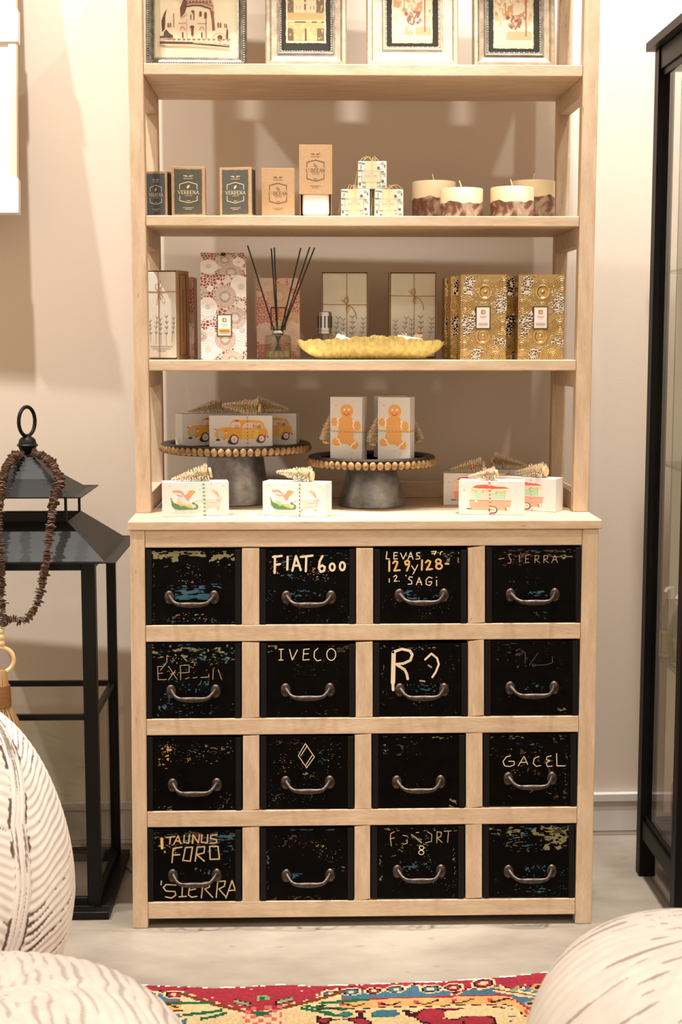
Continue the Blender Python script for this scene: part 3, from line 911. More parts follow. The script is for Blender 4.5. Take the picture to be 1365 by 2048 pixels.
# inner silver fillet
sweep_frame([(.0185, .009), (.0185, .0065), (.0215, .0065), (.0215, .009)], fw_, fh, 'fillet', M_SILVER, root)
cs = .1612 * (PY(400, 60, .21).x - PY(399, 60, .21).x)      # metres per crop pixel
mpx = lambda x, y: ((x - 690) * cs, .022 + (700 - y) * cs)
pr = Print(mpx, .0088, .00006)
BR, BR2, PK = (112, 44, 26), (70, 34, 24), (236, 196, 170)
pr.fill([(235, 575), (1105, 575), (1100, -420), (235, -420)], (247, 232, 204))
pr.fill([(300, 520), (300, 235), (310, 130), (345, 80), (370, 20), (372, -60), (392, -60), (400, 40), (450, 100), (490, 200), (420, 180), (415, 520)], (250, 224, 196))
pr.fill([(415, 480), (415, 240), (500, 215), (620, 100), (700, 110), (810, 240), (870, 300), (900, 480)], (251, 230, 205))
pr.fill([(495, 205), (486, 90), (520, 0), (545, -140), (640, -300), (690, -330), (750, -300), (850, -140), (890, 0), (910, 60), (915, 180), (880, 110), (700, 60), (560, 80), (548, 150)], (205, 158, 128))
pr.fill([(495, 205), (486, 90), (520, 0), (560, -40), (575, 60), (548, 150)], BR)
pr.fill([(855, 95), (905, 130), (925, 360), (890, 370), (880, 220)], (150, 70, 48))
pr.fill([(262, 385), (255, 250), (285, 160), (325, 96), (303, 190), (305, 250), (298, 350)], BR2)
for x in range(560, 860, 42):
    pr.fill([(x, -4), (x + 20, -6), (x + 20, 22), (x, 24)], BR)
pr.stroke([(560, 70), (650, 52), (760, 55), (870, 95)], 14, BR2)
pr.stroke([(545, 35), (650, 18), (780, 20), (900, 60)], 6, BR)
for (x0, x1, y0, y1) in ((333, 349, 270, 328), (361, 376, 268, 326), (956, 972, 265, 326), (985, 1001, 265, 326), (1040, 1050, 275, 328), (1060, 1072, 280, 330),
                         (790, 822, 135, 212), (728, 758, 125, 190), (512, 530, 385, 455), (752, 768, 385, 455), (618, 630, 165, 230)):
    pr.fill([(x0, y1), (x0, y0 + 8), ((x0 + x1) / 2, y0), (x1, y0 + 8), (x1, y1)], BR)
pr.fill([(625, 125), (645, 112), (668, 125), (668, 235), (656, 235), (654, 160), (640, 140)], BR)
pr.fill([(606, 318), (640, 300), (670, 322), (658, 335), (655, 430), (628, 430), (626, 335)], BR)
for x in (520, 760):
    pr.stroke([(x - 24, 360), (x - 20, 330), (x, 322), (x + 20, 330), (x + 24, 360)], 8, (190, 110, 80))
pr.stroke([(470, 278), (560, 276)], 7, (196, 120, 92)); pr.stroke([(705, 280), (820, 278)], 7, (190, 105, 80))
pr.stroke([(572, 230), (572, 460)], 6, (206, 138, 110)); pr.stroke([(812, 215), (812, 460)], 8, BR)
pr.stroke([(410, 160), (412, 330)], 9, BR); pr.stroke([(500, 215), (575, 165)], 5, BR)
pr.stroke([(900, 480), (905, 430), (940, 405), (990, 400), (1040, 415), (1065, 460)], 6, (196, 130, 100))
pr.ell(985, 450, 32, 27, BR)
pr.fill([(280, 452), (290, 385), (318, 355), (352, 400), (400, 432), (402, 458)], BR2)
pr.fill([(1066, 480), (1062, 420), (1075, 320), (1088, 380), (1084, 480)], BR2)
pr.fill([(238, 440), (300, 440), (304, 462), (238, 462)], BR2)
for x in range(330, 1080, 62):
    pr.fill([(x, 470), (x + 42, 470), (x + 36, 492), (x + 6, 492)], (170, 104, 78))
pr.fill([(235, 505), (640, 512), (1100, 545), (1105, 576), (900, 562), (640, 540), (235, 537)], BR2)
pr.stroke([(650, 522), (900, 535), (1090, 556)], 7, (240, 214, 180)); pr.stroke([(240, 560), (305, 562)], 9, (120, 84, 60))
pr.build('printed_picture', M_PRINT, root)
mb = MB(); mb.box(-fw_ / 2 + .019, fw_ / 2 - .019, .0045, .0058, .019, fh - .019); mb.build('glass_pane', M_GLASS, root)

# -- 2, 3, 4
def small_frame(px0, px1, label, kind, h, mould, bead_mat, inset, seed):
    root, W_, H_ = frame_root(px0, px1, .2 + .004 * (seed % 3), label, h, 7)
    t = inset
    sweep_frame([(0, .022), (0, .004), (.003, -.003), (.010, -.004), (.014, .0005), (t - .008, .004), (t - .004, .0015), (t, .006), (t, .022)], W_, H_, 'moulding', mould, root)
    sweep_frame([(t - .0085, .004), (t - .0085, .0005), (t - .006, -.0005), (t - .004, .0005), (t - .004, .004)], W_, H_, 'inner_slip', bead_mat, root)
    for g0 in (.0125, t - .0105):
        sweep_frame([(g0, .0045), (g0, -.0008 if g0 < .02 else .0020), (g0 + .0016, -.0002 if g0 < .02 else .0022), (g0 + .0016, .0045)], W_, H_, 'dark_groove', M_DARKSILVER, root)
    beads_along(W_, H_, t - .0015, .0028, .0055, .0022, 4 if kind == 'villa' else 2, bead_mat, root)
    mb = MB(); mb.box(-W_ / 2 + t - .0005, W_ / 2 - t + .0005, .012, .018, t - .0005, H_ - t + .0005); mb.build('mount', M_MATBLACK, root)
    iw, ih = W_ - 2 * t, H_ - 2 * t
    pw, ph = iw * (.82 if kind == 'villa' else .79), ih * .80
    z0 = t + ih * .105 if kind == 'villa' else t + ih * .055
    rs = random.Random(seed)
    # deckle-edged paper
    mb = MB(); pts = []
    per = [((-pw / 2, 0), (pw / 2, 0)), ((pw / 2, 0), (pw / 2, ph)), ((pw / 2, ph), (-pw / 2, ph)), ((-pw / 2, ph), (-pw / 2, 0))]
    for (a, b2) in per:
        for i in range(34):
            f = i / 34
            pts.append((a[0] + (b2[0] - a[0]) * f + rs.uniform(-.0007, .0007), .0116, z0 + a[1] + (b2[1] - a[1]) * f + rs.uniform(-.0007, .0007)))
    mb.poly(pts); mb.build('deckle_paper', M_MATCREAM, root)
    nu, nv = 90, 130
    U, V = np.meshgrid(np.linspace(0, 1, nu), np.linspace(0, 1, nv))
    bord = .045
    P3 = np.stack([(U - .5) * pw * (1 - 2 * bord), np.full_like(U, .0113), z0 + ph * (bord * .7 + V * (1 - 2 * bord * .7))], -1)
    C = np.zeros(U.shape + (3,))
    def put(mask, c):
        C[mask] = srgb(c)
    if kind == 'villa':
        nz = fnoise(U * 14 + seed, V * 20)
        put(V >= 0, (206, 176, 134)); put(V > .62, (205, 186, 150))
        tree = (V > .42) & (V < .80 + .1 * np.sin(U * 20)) & ((U < .16 + .04 * nz) | (U > .80 - .05 * nz)) & (nz > .36)
        put(tree, (116, 86, 58)); put(tree & (nz > .58), (140, 104, 66))
        house = (V > .44) & (V < .745) & (U > .16) & (U < .78)
        put(house, (244, 222, 188)); put(house & (V > .73), (150, 108, 74)); put(house & (np.abs(U - .49) < .05) & (V > .44) & (V < .76), (236, 206, 166))
        put(house & (np.abs(U - .48) < .025) & ((np.abs(V - .655) < .05) | (np.abs(V - .53) < .045)), (104, 70, 46))
        for x in (.24, .33, .63, .72):
            put(house & (np.abs(U - x) < .013) & ((np.abs(V - .655) < .022) | (np.abs(V - .52) < .024)), (196, 152, 112))
        put((V > .32) & (V <= .44), (228, 184, 120)); put((V > .30) & (V < .325), (250, 228, 190))
        put((V > .285) & (V < .305) & (((U > .2) & (U < .5)) | ((U > .66) & (U < .8)) | (U > .92)), (110, 76, 46))
        put((V < .285), (232, 190, 130)); put((V < .285) & (nz > .55), (244, 214, 164))
        put((V < .2) & ((U < .16) | (U > .80)) & (nz > .34), (124, 96, 70))
        put((V < .2) & (np.abs(U - .49) < .028) & (nz > .42), (120, 86, 58))
    else:
        nz = fnoise(U * 7 + seed, V * 9); n2_ = fnoise(U * 20 + 3, V * 24 + seed)
        put(V >= 0, (250, 236, 212)); put((nz > .48) & (V > .3), (240, 204, 168)); put((nz > .56) & (V > .45), (222, 160, 112))
        put((V > .80) & (nz > .42), (206, 132, 88))
        put((V < .22) & (V > .09) & (U > .3) & (nz > .4), (238, 190, 150))
        blob = (((U - .55) / .2) ** 2 + ((V - .33) / .09) ** 2 < 1) | (((U - .62) / .28) ** 2 + ((V - .42) / .05) ** 2 < .7)
        put(blob & (n2_ > .40), (206, 150, 128)); put(blob & (n2_ > .53), (150, 92, 74)); put(blob & (n2_ < .33), (246, 226, 210))
        put((np.abs(U - .84) < .016) & (V > .14) & (V < .9), (176, 96, 66)); put((np.abs(U - .82) < .05) & (np.abs(V - .86) < .025), (150, 76, 50))
        put((np.abs(U - .31 - .03 * np.sin(V * 9)) < .012) & (V > .45) & (n2_ > .4), (200, 142, 104))
        put((np.abs(U - .54) < .01) & (V > .6), (220, 168, 128))
        put((((U - .34) / .05) ** 2 + ((V - .42) / .035) ** 2 < 1), (160, 88, 64))
    grid_mesh('printed_picture', P3, C, M_PRINT, root, smooth=False)
    mb = MB(); mb.box(-W_ / 2 + t, W_ / 2 - t, .0078, .009, t, H_ - t); mb.build('glass_pane', M_GLASS, root)
    mb = MB(); mb.box(-.03, .03, .022, .026, .01, H_ * .8); mb.build('easel_back', M_MATBLACK, root)


small_frame(531, 694, 'silver-gilt frame with a sepia villa photograph on black mount', 'villa', .27, M_CHAMP, M_SILVER, .037, 2)
small_frame(734, 918, 'broad pale cream gilt frame around a sepia street print', 'street', .29, M_PALEGILT, M_PALEGILT, .046, 3)
small_frame(947, 1112, 'ornate silver frame with scrolled inner edge, rightmost on top shelf', 'street', .28, M_CHAMP, M_SILVER, .036, 5)

# =================================================================== SECOND SHELF
SOAP_G = 'soap cartons on the second shelf'
C_KR = (200, 160, 112)


def soap_print(pr, brand, ink, panel=None):
    """print map in the 1365-wide crop of the middle verbena / ocean cartons: front 0..375 wide, 0..545 high, y down"""
    if panel:
        rs = random.Random(4)
        pts = []
        for (a, b2) in (((30, 28), (335, 28)), ((335, 28), (335, 520)), ((335, 520), (28, 520)), ((28, 520), (30, 28))):
            for i in range(14):
                f = i / 14
                pts.append((a[0] + (b2[0] - a[0]) * f + rs.uniform(-3, 3), a[1] + (b2[1] - a[1]) * f + rs.uniform(-3, 3)))
        pr.fill(pts, panel)
    cx = 185
    for s in (-1, 1):
        pr.stroke([(cx + s * 10, 108), (cx + s * 30, 106), (cx + s * 52, 98)], 6, ink)
        pr.stroke([(cx + s * 14, 100), (cx + s * 34, 94)], 4, ink)
    pr.stroke([(cx - 52, 130), (cx + 50, 130)], 4, ink)
    for yy, s in ((0, 1), (390, -1)):
        y0 = 245 if s > 0 else 320
        pr.stroke([(cx - 97, y0), (cx - 97, y0 - s * 52), (cx, y0 - s * 78), (cx + 97, y0 - s * 52), (cx + 97, y0)], 7, ink)
    if brand == 'VERBENA':
        pr.fill([(cx - 18, 240), (cx - 14, 215), (cx + 6, 200), (cx + 14, 200), (cx + 12, 222), (cx - 6, 240)], ink)
    else:
        pr.loop(cx - 10, 222, 8, 12, 4, ink, 10); pr.loop(cx + 8, 238, 7, 10, 4, ink, 10)
    serif_text(pr, brand, cx, 300, 38 if brand == 'VERBENA' else 36, ink, .15, .08)
    for k in range(5):
        pr.stroke([(cx - 36 + k * 17, 322), (cx - 26 + k * 17, 314)], 4, ink, up=False)
    pr.stroke([(cx - 18, 375), (cx + 18, 375)], 6, ink)
    pr.stroke([(cx - 62, 452), (cx + 60, 452)], 4, ink); pr.stroke([(cx - 36, 468), (cx + 34, 468)], 4, ink)


def soap_carton(label, loc, rz, w_, h_, d_, brand, ink, panel, card=M_KRAFT):
    root = thing('soap_carton', label, 'soap box', loc, (0, 0, rz), SOAP_G)
    mb = MB(); mb.box(-w_ / 2, w_ / 2, 0, d_, 0, h_); mb.build('carton', card, root, bevel=.0006, seg=1)
    k = w_ / 375
    kz = h_ / 545
    pr = Print(lambda x, y: ((x - 187.5) * k, h_ - y * kz), -.0002, .00004)
    soap_print(pr, brand, ink, panel)
    pr.build('front_print', M_PRINT, root)
    if panel:   # printed band on the right side of the carton
        mb = MB()
        mb.poly([(w_ / 2 + .0003, d_ * .1, h_ * .05), (w_ / 2 + .0003, d_ * .97, h_ * .05), (w_ / 2 + .0003, d_ * .97, h_ * .96), (w_ / 2 + .0003, d_ * .1, h_ * .96)], srgb((54, 52, 44)))
        mb.build('side_print', M_PRINT, root)
    return root


def at_shelf(px, z, y):
    return (PY(px, 430, y).x, y, z)


zS2 = S2 + .0005
mpp = (PY(500, 400, .19).x - PY(499, 400, .19).x)
soap_carton('blue-grey verbena soap carton turned sideways against the left post', (PY(313, 430, .20).x, .20, zS2), math.radians(-14), 45 * mpp * 1.05, 90 * mpp, .03, 'VERBENA', (214, 190, 160), (66, 72, 78))
soap_carton('dark olive verbena soap carton, second from the left post', (PY(378, 430, .18).x, .18, zS2), math.radians(2), 67 * mpp, 97 * mpp, .034, 'VERBENA', (226, 196, 150), (70, 70, 58))
soap_carton('dark grey verbena soap carton standing beside the plain kraft ones', (PY(472, 430, .18).x, .18, zS2), math.radians(-13), 66 * mpp, 96 * mpp, .034, 'VERBENA', (226, 196, 150), (72, 72, 62))
soap_carton('plain kraft ocean soap carton, closed and standing on the shelf', (PY(557, 430, .185).x, .185, zS2), math.radians(1), 66 * mpp, 95 * mpp, .034, "L' OC\u00c9AN", (74, 58, 52), None)
# opened carton: tray with soap bar, sleeve slid up
root = thing('soap_carton', 'opened kraft ocean soap carton with sleeve raised over white soap', 'soap box', (PY(632, 430, .18).x, .18, zS2), (0, 0, 0), SOAP_G)
w_, h_, d_ = 66 * mpp, 97 * mpp, .034
t = .0012
mb = MB()
mb.box(-w_ / 2 + .002, -w_ / 2 + .002 + t, .001, d_, 0, .09); mb.box(w_ / 2 - .002 - t, w_ / 2 - .002, .001, d_, 0, .09)
mb.box(-w_ / 2 + .002 + t, w_ / 2 - .002 - t, .001, d_, 0, t)
mb.build('tray', M_KRAFT, root)
mb = MB(); mb.box(-w_ / 2 + .002 + t, w_ / 2 - .002 - t, d_ - t, d_, t, .09); mb.build('tray_back', M_MATBLACK, root)
M_SOAP = simple('white_pressed_soap', (0.83, 0.79, 0.72), .45)
mb = MB(); mb.box(-w_ / 2 + .007, w_ / 2 - .006, .004, .026, .0018, .085); mb.build('soap_bar', M_SOAP, root, bevel=.007, seg=4, smooth=True)
M_EMBOSS = simple('soap_relief', (0.74, 0.70, 0.63), .5)
pr = Print(lambda x, y: ((x - 187.5) * w_ / 375, y), .0036, .00002)
for y_, a, b2, wd in ((.036, 90, 285, .0012), (.030, 130, 245, .0010), (.022, 110, 260, .0010), (.010, 100, 270, .0012)):
    pr.poly([((a - 187.5) * w_ / 375, .0037, y_), ((b2 - 187.5) * w_ / 375, .0037, y_), ((b2 - 187.5) * w_ / 375, .0037, y_ + wd), ((a - 187.5) * w_ / 375, .0037, y_ + wd)])
pr.build('soap_relief', M_EMBOSS, root)
zs = .0500
mb = MB(); mb.box(-w_ / 2, w_ / 2, 0, d_ + .001, zs, zs + h_); sl = mb.build('sleeve', M_KRAFT, root, bevel=.0005, seg=1)
pr = Print(lambda x, y: ((x - 187.5) * w_ / 375, zs + h_ - y * h_ / 545), -.0002, .00004)
soap_print(pr, "L' OC\u00c9AN", (74, 58, 52))
pr.build('front_print', M_PRINT, sl)

# ---- wrapped savon blocks
M_RAFFIA = simple('raffia_strands', srgb((206, 170, 116)), .8)
M_WRAP = simple('floral_wrap_paper', (0.62, 0.59, 0.53), .6)


def savon(label, px, z, y, rz=0.0):
    s = .0660
    hgt = .0625
    root = thing('wrapped_soap', label, 'wrapped soap', (PY(px, 400, y).x, y, z), (0, 0, rz), 'floral wrapped soaps in a small pyramid')
    mb = MB(); mb.box(-s / 2, s / 2, 0, .05, 0, hgt); mb.build('wrapped_block', M_WRAP, root, bevel=.002, seg=2)
    k = s / 500.0
    pr = Print(lambda x, y_: ((x - 685) * k, (700 - y_) * hgt / 550), -.0002, .00004)
    rs = random.Random(9)
    for (x, y_, rx, ry, c) in [(480, 190, 50, 16, (118, 142, 118)), (530, 200, 30, 14, (90, 120, 98)), (490, 270, 14, 50, (128, 150, 126)), (470, 340, 40, 14, (92, 112, 92)), (455, 460, 22, 9, (98, 120, 96)),
                               (470, 600, 18, 40, (86, 100, 92)), (540, 660, 30, 22, (106, 130, 100)), (860, 200, 34, 26, (150, 172, 150)), (900, 250, 12, 30, (92, 112, 100)), (860, 360, 32, 16, (112, 138, 112)),
                               (880, 400, 36, 14, (140, 162, 130)), (900, 440, 26, 7, (150, 140, 90)), (880, 650, 36, 26, (112, 150, 126)), (800, 650, 34, 10, (142, 160, 104)), (820, 630, 10, 28, (120, 146, 100)), (900, 550, 18, 40, (226, 214, 214)),
                               (500, 420, 20, 30, (226, 214, 212)), (520, 300, 26, 26, (232, 222, 220)), (820, 270, 30, 40, (232, 220, 224))]:
        pr.ell(x, y_, rx, ry, c, 9)
    for (x, y_) in ((795, 285), (868, 548)):
        pr.ell(x, y_, 24, 24, (74, 66, 88), 10); pr.star(x, y_, 34, (92, 84, 104))
    pr.fill([(565, 155), (755, 155), (765, 697), (575, 697)], (214, 194, 152))
    pr.fill([(495, 365), (520, 352), (610, 350), (665, 335), (720, 350), (805, 350), (832, 365), (826, 410), (838, 450), (832, 520), (838, 565), (810, 572), (720, 575), (680, 592), (630, 576), (520, 574), (496, 562), (508, 500), (500, 440), (506, 400)], (128, 112, 88))
    pr.fill([(502, 369), (522, 358), (612, 356), (665, 342), (718, 356), (803, 356), (826, 369), (820, 410), (832, 450), (826, 520), (831, 560), (808, 566), (718, 569), (680, 585), (632, 570), (522, 568), (503, 557), (514, 500), (506, 440), (512, 400)], (212, 188, 158))
    serif_text(pr, 'SAVON', 662, 470, 46, (132, 112, 92), .13, .07)
    pr.stroke([(625, 385), (665, 392), (708, 378)], 7, (108, 96, 78)); pr.stroke([(600, 500), (724, 500)], 5, (196, 172, 144)); pr.stroke([(612, 545), (720, 545)], 5, (204, 180, 150))
    pr.stroke([(678, 150), (682, 690)], 12, (214, 178, 126)); pr.stroke([(700, 150), (692, 340)], 7, (224, 190, 140))
    pr.build('floral_print', M_PRINT, root)
    rs = random.Random(int(px))
    mb = MB()
    for i in range(7):
        a = rs.uniform(-1, 1)
        mb.tube([(.0, .01, hgt), (a * .01, .008, hgt + .007 + rs.random() * .004), (a * .022, .006, hgt + .006 + rs.random() * .006), (a * .034, .003, hgt + rs.uniform(-.008, .004))], .0006, 5)
    mb.tube([(-s / 2 - .002, .02, hgt * .7), (-s / 2 - .006, .015, hgt * .2), (-s / 2 - .003, .02, .002)], .001, 5)
    mb.build('raffia_tie', M_RAFFIA, root)
    return root


savon('floral wrapped soap at the left foot of the pyramid', 711, zS2, .185, math.radians(-6))
savon('floral wrapped soap at the right foot of the pyramid, beside the candles', 779, zS2, .185, math.radians(5))
savon('floral wrapped soap on top of the other two', 745, zS2 + .0632, .187, math.radians(-3))

# ---- candles
m, nt, b = nmat('marbled_wax')
tc = nt.nodes.new('ShaderNodeTexCoord')
n = nt.nodes.new('ShaderNodeTexNoise'); n.inputs['Scale'].default_value = 26; n.inputs['Detail'].default_value = 6; n.inputs['Distortion'].default_value = 1.6
nt.links.new(tc.outputs['Object'], n.inputs['Vector'])
r = nt.nodes.new('ShaderNodeValToRGB'); cr = r.color_ramp
cr.elements[0].position = .36; cr.elements[0].color = (*srgb((100, 64, 48)), 1)
cr.elements[1].position = .66; cr.elements[1].color = (*srgb((184, 168, 152)), 1)
e = cr.elements.new(.46); e.color = (*srgb((126, 86, 68)), 1)
e = cr.elements.new(.54); e.color = (*srgb((166, 142, 124)), 1)
nt.links.new(n.outputs['Fac'], r.inputs['Fac']); nt.links.new(r.outputs[0], b.inputs['Base Color'])
b.inputs['Roughness'].default_value = .35
M_MARBLE = m
M_WAX = simple('ivory_wax', srgb((246, 228, 192)), .4)
M_WAX.node_tree.nodes['Principled BSDF'].inputs['Subsurface Weight'].default_value = .15
M_WAX.node_tree.nodes['Principled BSDF'].inputs['Subsurface Radius'].default_value = (.01, .006, .003)
M_WICK = simple('cotton_wick', (0.78, 0.70, 0.55), .9)


def candle(label, px, y, rad, hgt, split, lean, seed):
    root = thing('pillar_candle', label, 'candle', (PY(px, 430, y).x, y, zS2), (0, 0, seed * 1.3), 'two-tone pillar candles')
    nn = 48
    for name, mat_, lo in (('marbled_base', M_MARBLE, True), ('ivory_top', M_WAX, False)):
        mb = MB()
        if lo:
            rows = [(rad * .985, 0, 0), (rad, .002, 0), (rad, split, 1), (rad * .5, split, 1), (.0001, split, 1)]
        else:
            rows = [(rad * .5, split, 1), (rad * 1.0005, split, 1), (rad * 1.0005, hgt - .002, 0), (rad * .985, hgt, 0), (rad * .6, hgt - .001, 0), (.0001, hgt - .001, 0)]
        for (rr_, z_, wv) in rows:
            for k in range(nn):
                a = 2 * math.pi * k / nn
                dz = wv * (.0022 * math.sin(3 * a + seed) + .0016 * math.sin(7 * a + 2 * seed) + .001 * math.sin(13 * a))
                mb.v.append((rr_ * math.cos(a), rr_ * math.sin(a), z_ + dz))
        for i in range(len(rows) - 1):
            for k in range(nn):
                a_, b_ = i * nn + k, i * nn + (k + 1) % nn
                mb.f.append((a_, b_, b_ + nn, a_ + nn)); mb.c.append(mb.col)
        mb.build(name, mat_, root, smooth=True, angle=50)
    mb = MB(); mb.tube([(0, 0, hgt - .002), (lean * .2, 0, hgt + .008), (lean, 0, hgt + .019)], .0013, 6)
    mb.build('wick', M_WICK, root)
    root.rotation_euler.z = 0
    return root


candle('taller two-tone candle standing behind, nearest the wrapped soaps', 868, .315, .0520, .092, .052, -.004, 1)
candle('short ivory candle in front, left of the two short ones', 923.5, .225, .0495, .067, .033, -.006, 2)
candle('short ivory candle in front, right of the two short ones', 1024.5, .225, .0505, .070, .036, -.004, 3)
candle('taller two-tone candle behind, beside the right post', 1066, .315, .0520, .094, .056, .004, 4)

# =================================================================== THIRD SHELF
zS3 = S3 + .0005
# ---- lace pattern as a painted and embossed sheet
_vp = RNG.random((260, 2))


def voro(u, v, dens, seed):
    """cellular distance F1, F2 on a jittered grid (u, v in cells)"""
    rs = np.random.default_rng(seed)
    J = rs.random((64, 64, 2))
    iu, iv = np.floor(u).astype(int), np.floor(v).astype(int)
    f1 = np.full(u.shape, 9.0); f2 = np.full(u.shape, 9.0)
    for a in (-1, 0, 1):
        for c in (-1, 0, 1):
            jj = J[(iu + a) % 64, (iv + c) % 64]
            d = np.hypot(iu + a + jj[..., 0] - u, iv + c + jj[..., 1] - v)
            f2 = np.minimum(f2, np.maximum(f1, d)); f1 = np.minimum(f1, d)
    return f1, f2


def lace(w_mm, h_mm, nx, nz, palette, rosettes, seed, region=.5):
    """returns colours (nz, nx, 3) and relief (nz, nx) in metres"""
    X, Z = np.meshgrid(np.linspace(0, w_mm, nx), np.linspace(0, h_mm, nz))
    bg, blot, gold, pale, centre = [np.array(srgb(c)) for c in palette]
    C = np.tile(bg, X.shape + (1,)).astype(float); R = np.zeros(X.shape)
    f1, f2 = voro(X / 7.0 + seed, Z / 7.0, 1, seed)
    cell = (f2 - f1 > .20) & (fnoise(X / 22 + seed * 3, Z / 26 + seed) > region)
    C[cell] = blot; R[cell] -= .0003
    R += .00025 * (f2 - f1 < .10)
    for (cx, cz, rad, kind) in rosettes:
        d = np.hypot(X - cx, Z - cz); a = np.arctan2(Z - cz, X - cx)
        ins = d < rad
        C[ins] = bg; R[ins] = 0
        if kind == 'gold':
            sp = ins & (d > rad * .30) & (d < rad * .58) & (np.cos(a * 36) > -.25)
            C[sp] = gold; R[sp] += .0002
            for k, q in enumerate((.66, .76, .86, .95)):
                dots = ins & (np.abs(d - rad * q) < rad * .035) & (np.cos(a * (34 + 4 * k)) > -.1)
                C[dots] = gold; R[dots] += .0002
        else:
            for q in (.42, .62, .80, .95):
                rg = ins & (np.abs(d - rad * q) < rad * .045)
                C[rg] = pale; R[rg] += .0003
            pet = ins & (d > rad * .42) & (np.cos(a * 20) > .6)
            C[pet] = pale * .97; R[pet] += .00025
        cc_ = d < rad * .27
        C[cc_] = centre; R[cc_] += .0002 * (1 + np.cos(d[cc_] * 4))
    return C, R


def lace_sheet(name, w_, h_, C, R, mat, parent, z0=0.0, y0=0.0, tilt=None, seg=None):
    nz, nx = R.shape
    U, V = np.meshgrid(np.linspace(-w_ / 2, w_ / 2, nx), np.linspace(0, h_, nz))
    P3 = np.stack([U, y0 - .0004 - R, z0 + V], -1)
    if tilt is not None:      # upper part leans back from height hz over a depth
        hz, back, dz = tilt
        up = V > hz
        f = (V - hz) / (h_ - hz)
        P3[..., 1] = np.where(up, P3[..., 1] + f * back, P3[..., 1])
    return grid_mesh(name, P3, C, mat, parent)


M_LACE = colattr('lace_printed_card', .42)
M_LACEPINK = colattr('pink_lace_card', .32, .35)


def lace_label(parent, x, z, w_, h_, y, frame_c=(96, 74, 36), strip=None):
    pr = Print(lambda a, b2: (x + a * w_, z + b2 * h_), y, .0002)
    pr.fill([(-.5, -.5), (.5, -.5), (.5, .5), (-.5, .5)], frame_c)
    pr.fill([(-.42, -.45), (.42, -.45), (.42, .45), (-.42, .45)], (236, 228, 224))
    pr.fill([(-.14, .16), (.14, .16), (.14, .34), (-.14, .34)], (176, 138, 60))
    pr.ell(.02, .24, .05, .06, (236, 214, 170), 8)
    pr.stroke([(-.2, .06), (.2, .06)], .035, (206, 190, 170)); pr.stroke([(-.12, -.01), (.12, -.01)], .02, (206, 190, 170))
    if strip:
        pr.fill([(-.36, -.32), (.36, -.32), (.36, -.16), (-.36, -.16)], strip)
        pr.stroke([(-.3, -.24), (.3, -.24)], .03, (150, 106, 30))
    else:
        for z_ in (-.25, -.31):
            pr.stroke([(-.3, z_), (.3, z_)], .022, (120, 104, 96))
    pr.build('label', M_PRINT, parent)


# tall rose lace carton with a sloping top
mpp3 = (PY(500, 640, .2).x - PY(499, 640, .2).x)
wR, hR, dR = 91 * mpp3, 168 * mpp3, .085
root = thing('gift_carton', 'tall white carton with copper and gold lace rosettes and sloping top', 'carton', (PY(448.5, 720, .195).x, .195, zS3), (0, 0, math.radians(3)))
topz = hR + .052
slope_y = .045
mb = MB()
mb.hexa([(-wR / 2, 0, 0), (wR / 2, 0, 0), (wR / 2, 0, hR), (-wR / 2, 0, hR)], [(-wR / 2, dR, 0), (wR / 2, dR, 0), (wR / 2, dR, hR), (-wR / 2, dR, hR)])
mb.hexa([(-wR / 2, 0, hR + .0002), (wR / 2, 0, hR + .0002), (wR / 2, slope_y, topz), (-wR / 2, slope_y, topz)],
        [(-wR / 2, dR, hR + .0002), (wR / 2, dR, hR + .0002), (wR / 2, slope_y + .002, topz), (-wR / 2, slope_y + .002, topz)])
mb.build('carton', simple('white_lace_card', (0.74, 0.70, 0.68), .5), root)
PAL = ((222, 210, 206), (146, 78, 58), (140, 94, 34), (242, 234, 230), (200, 200, 198))
mmx = wR * 1000 / 375.0
ros = [(k[0] - 483, 990 - k[1], k[2], k[3]) for k in ((540, 560, 78, 'w'), (815, 395, 88, 'w'), (820, 745, 95, 'w'), (540, 905, 92, 'w'), (683, 475, 92, 'gold'), (765, 650, 92, 'gold'), (683, 825, 88, 'gold'), (740, 1000, 85, 'gold'), (485, 440, 46, 'gold'), (485, 800, 46, 'gold'), (560, 410, 26, 'w'), (570, 745, 26, 'w'))]
ros = [(a * mmx, b2 * mmx, c * mmx, k) for a, b2, c, k in ros]
C, R = lace(wR * 1000, hR * 1000, 150, 270, PAL, ros, 3, .45)
lace_sheet('lace_front', wR, hR, C, R, M_LACE, root)
sl_len = math.hypot(slope_y, topz - hR)
C, R = lace(wR * 1000, sl_len * 1000, 130, 80, PAL, [(18, 26, 21, 'w'), (56, 46, 22, 'gold'), (70, 8, 26, 'gold'), (88, 40, 14, 'w')], 5, .40)
nz_, nx_ = R.shape
U, V = np.meshgrid(np.linspace(-wR / 2, wR / 2, nx_), np.linspace(0, 1, nz_))
P3 = np.stack([U, V * slope_y - .0006 - R, hR + V * (topz - hR) + .0004], -1)
grid_mesh('lace_top', P3, C, M_LACE, root)
lace_label(root, 0.0015, 280 / 375 * wR, 124 / 375 * wR, 182 / 375 * wR, -.0012, strip=(206, 160, 60))
mb = MB(); mb.box(-.005, .005, slope_y - .0095, slope_y - .006, topz - .0065, topz + .0005); mb.build('closure_tab', M_MATBLACK, root)

# gold embossed boxes
m, nt, b = nmat('gold_foil')
a_ = nt.nodes.new('ShaderNodeAttribute'); a_.attribute_name = 'Col'
nt.links.new(a_.outputs['Color'], b.inputs['Base Color'])
b.inputs['Metallic'].default_value = 1.0; b.inputs['Roughness'].default_value = .20
M_FOIL = m
M_GOLDCARD = simple('gold_card', srgb((196, 160, 98)), .33, .75)
PALG = ((214, 168, 86), (208, 196, 182), (200, 152, 72), (220, 178, 98), (206, 160, 82))


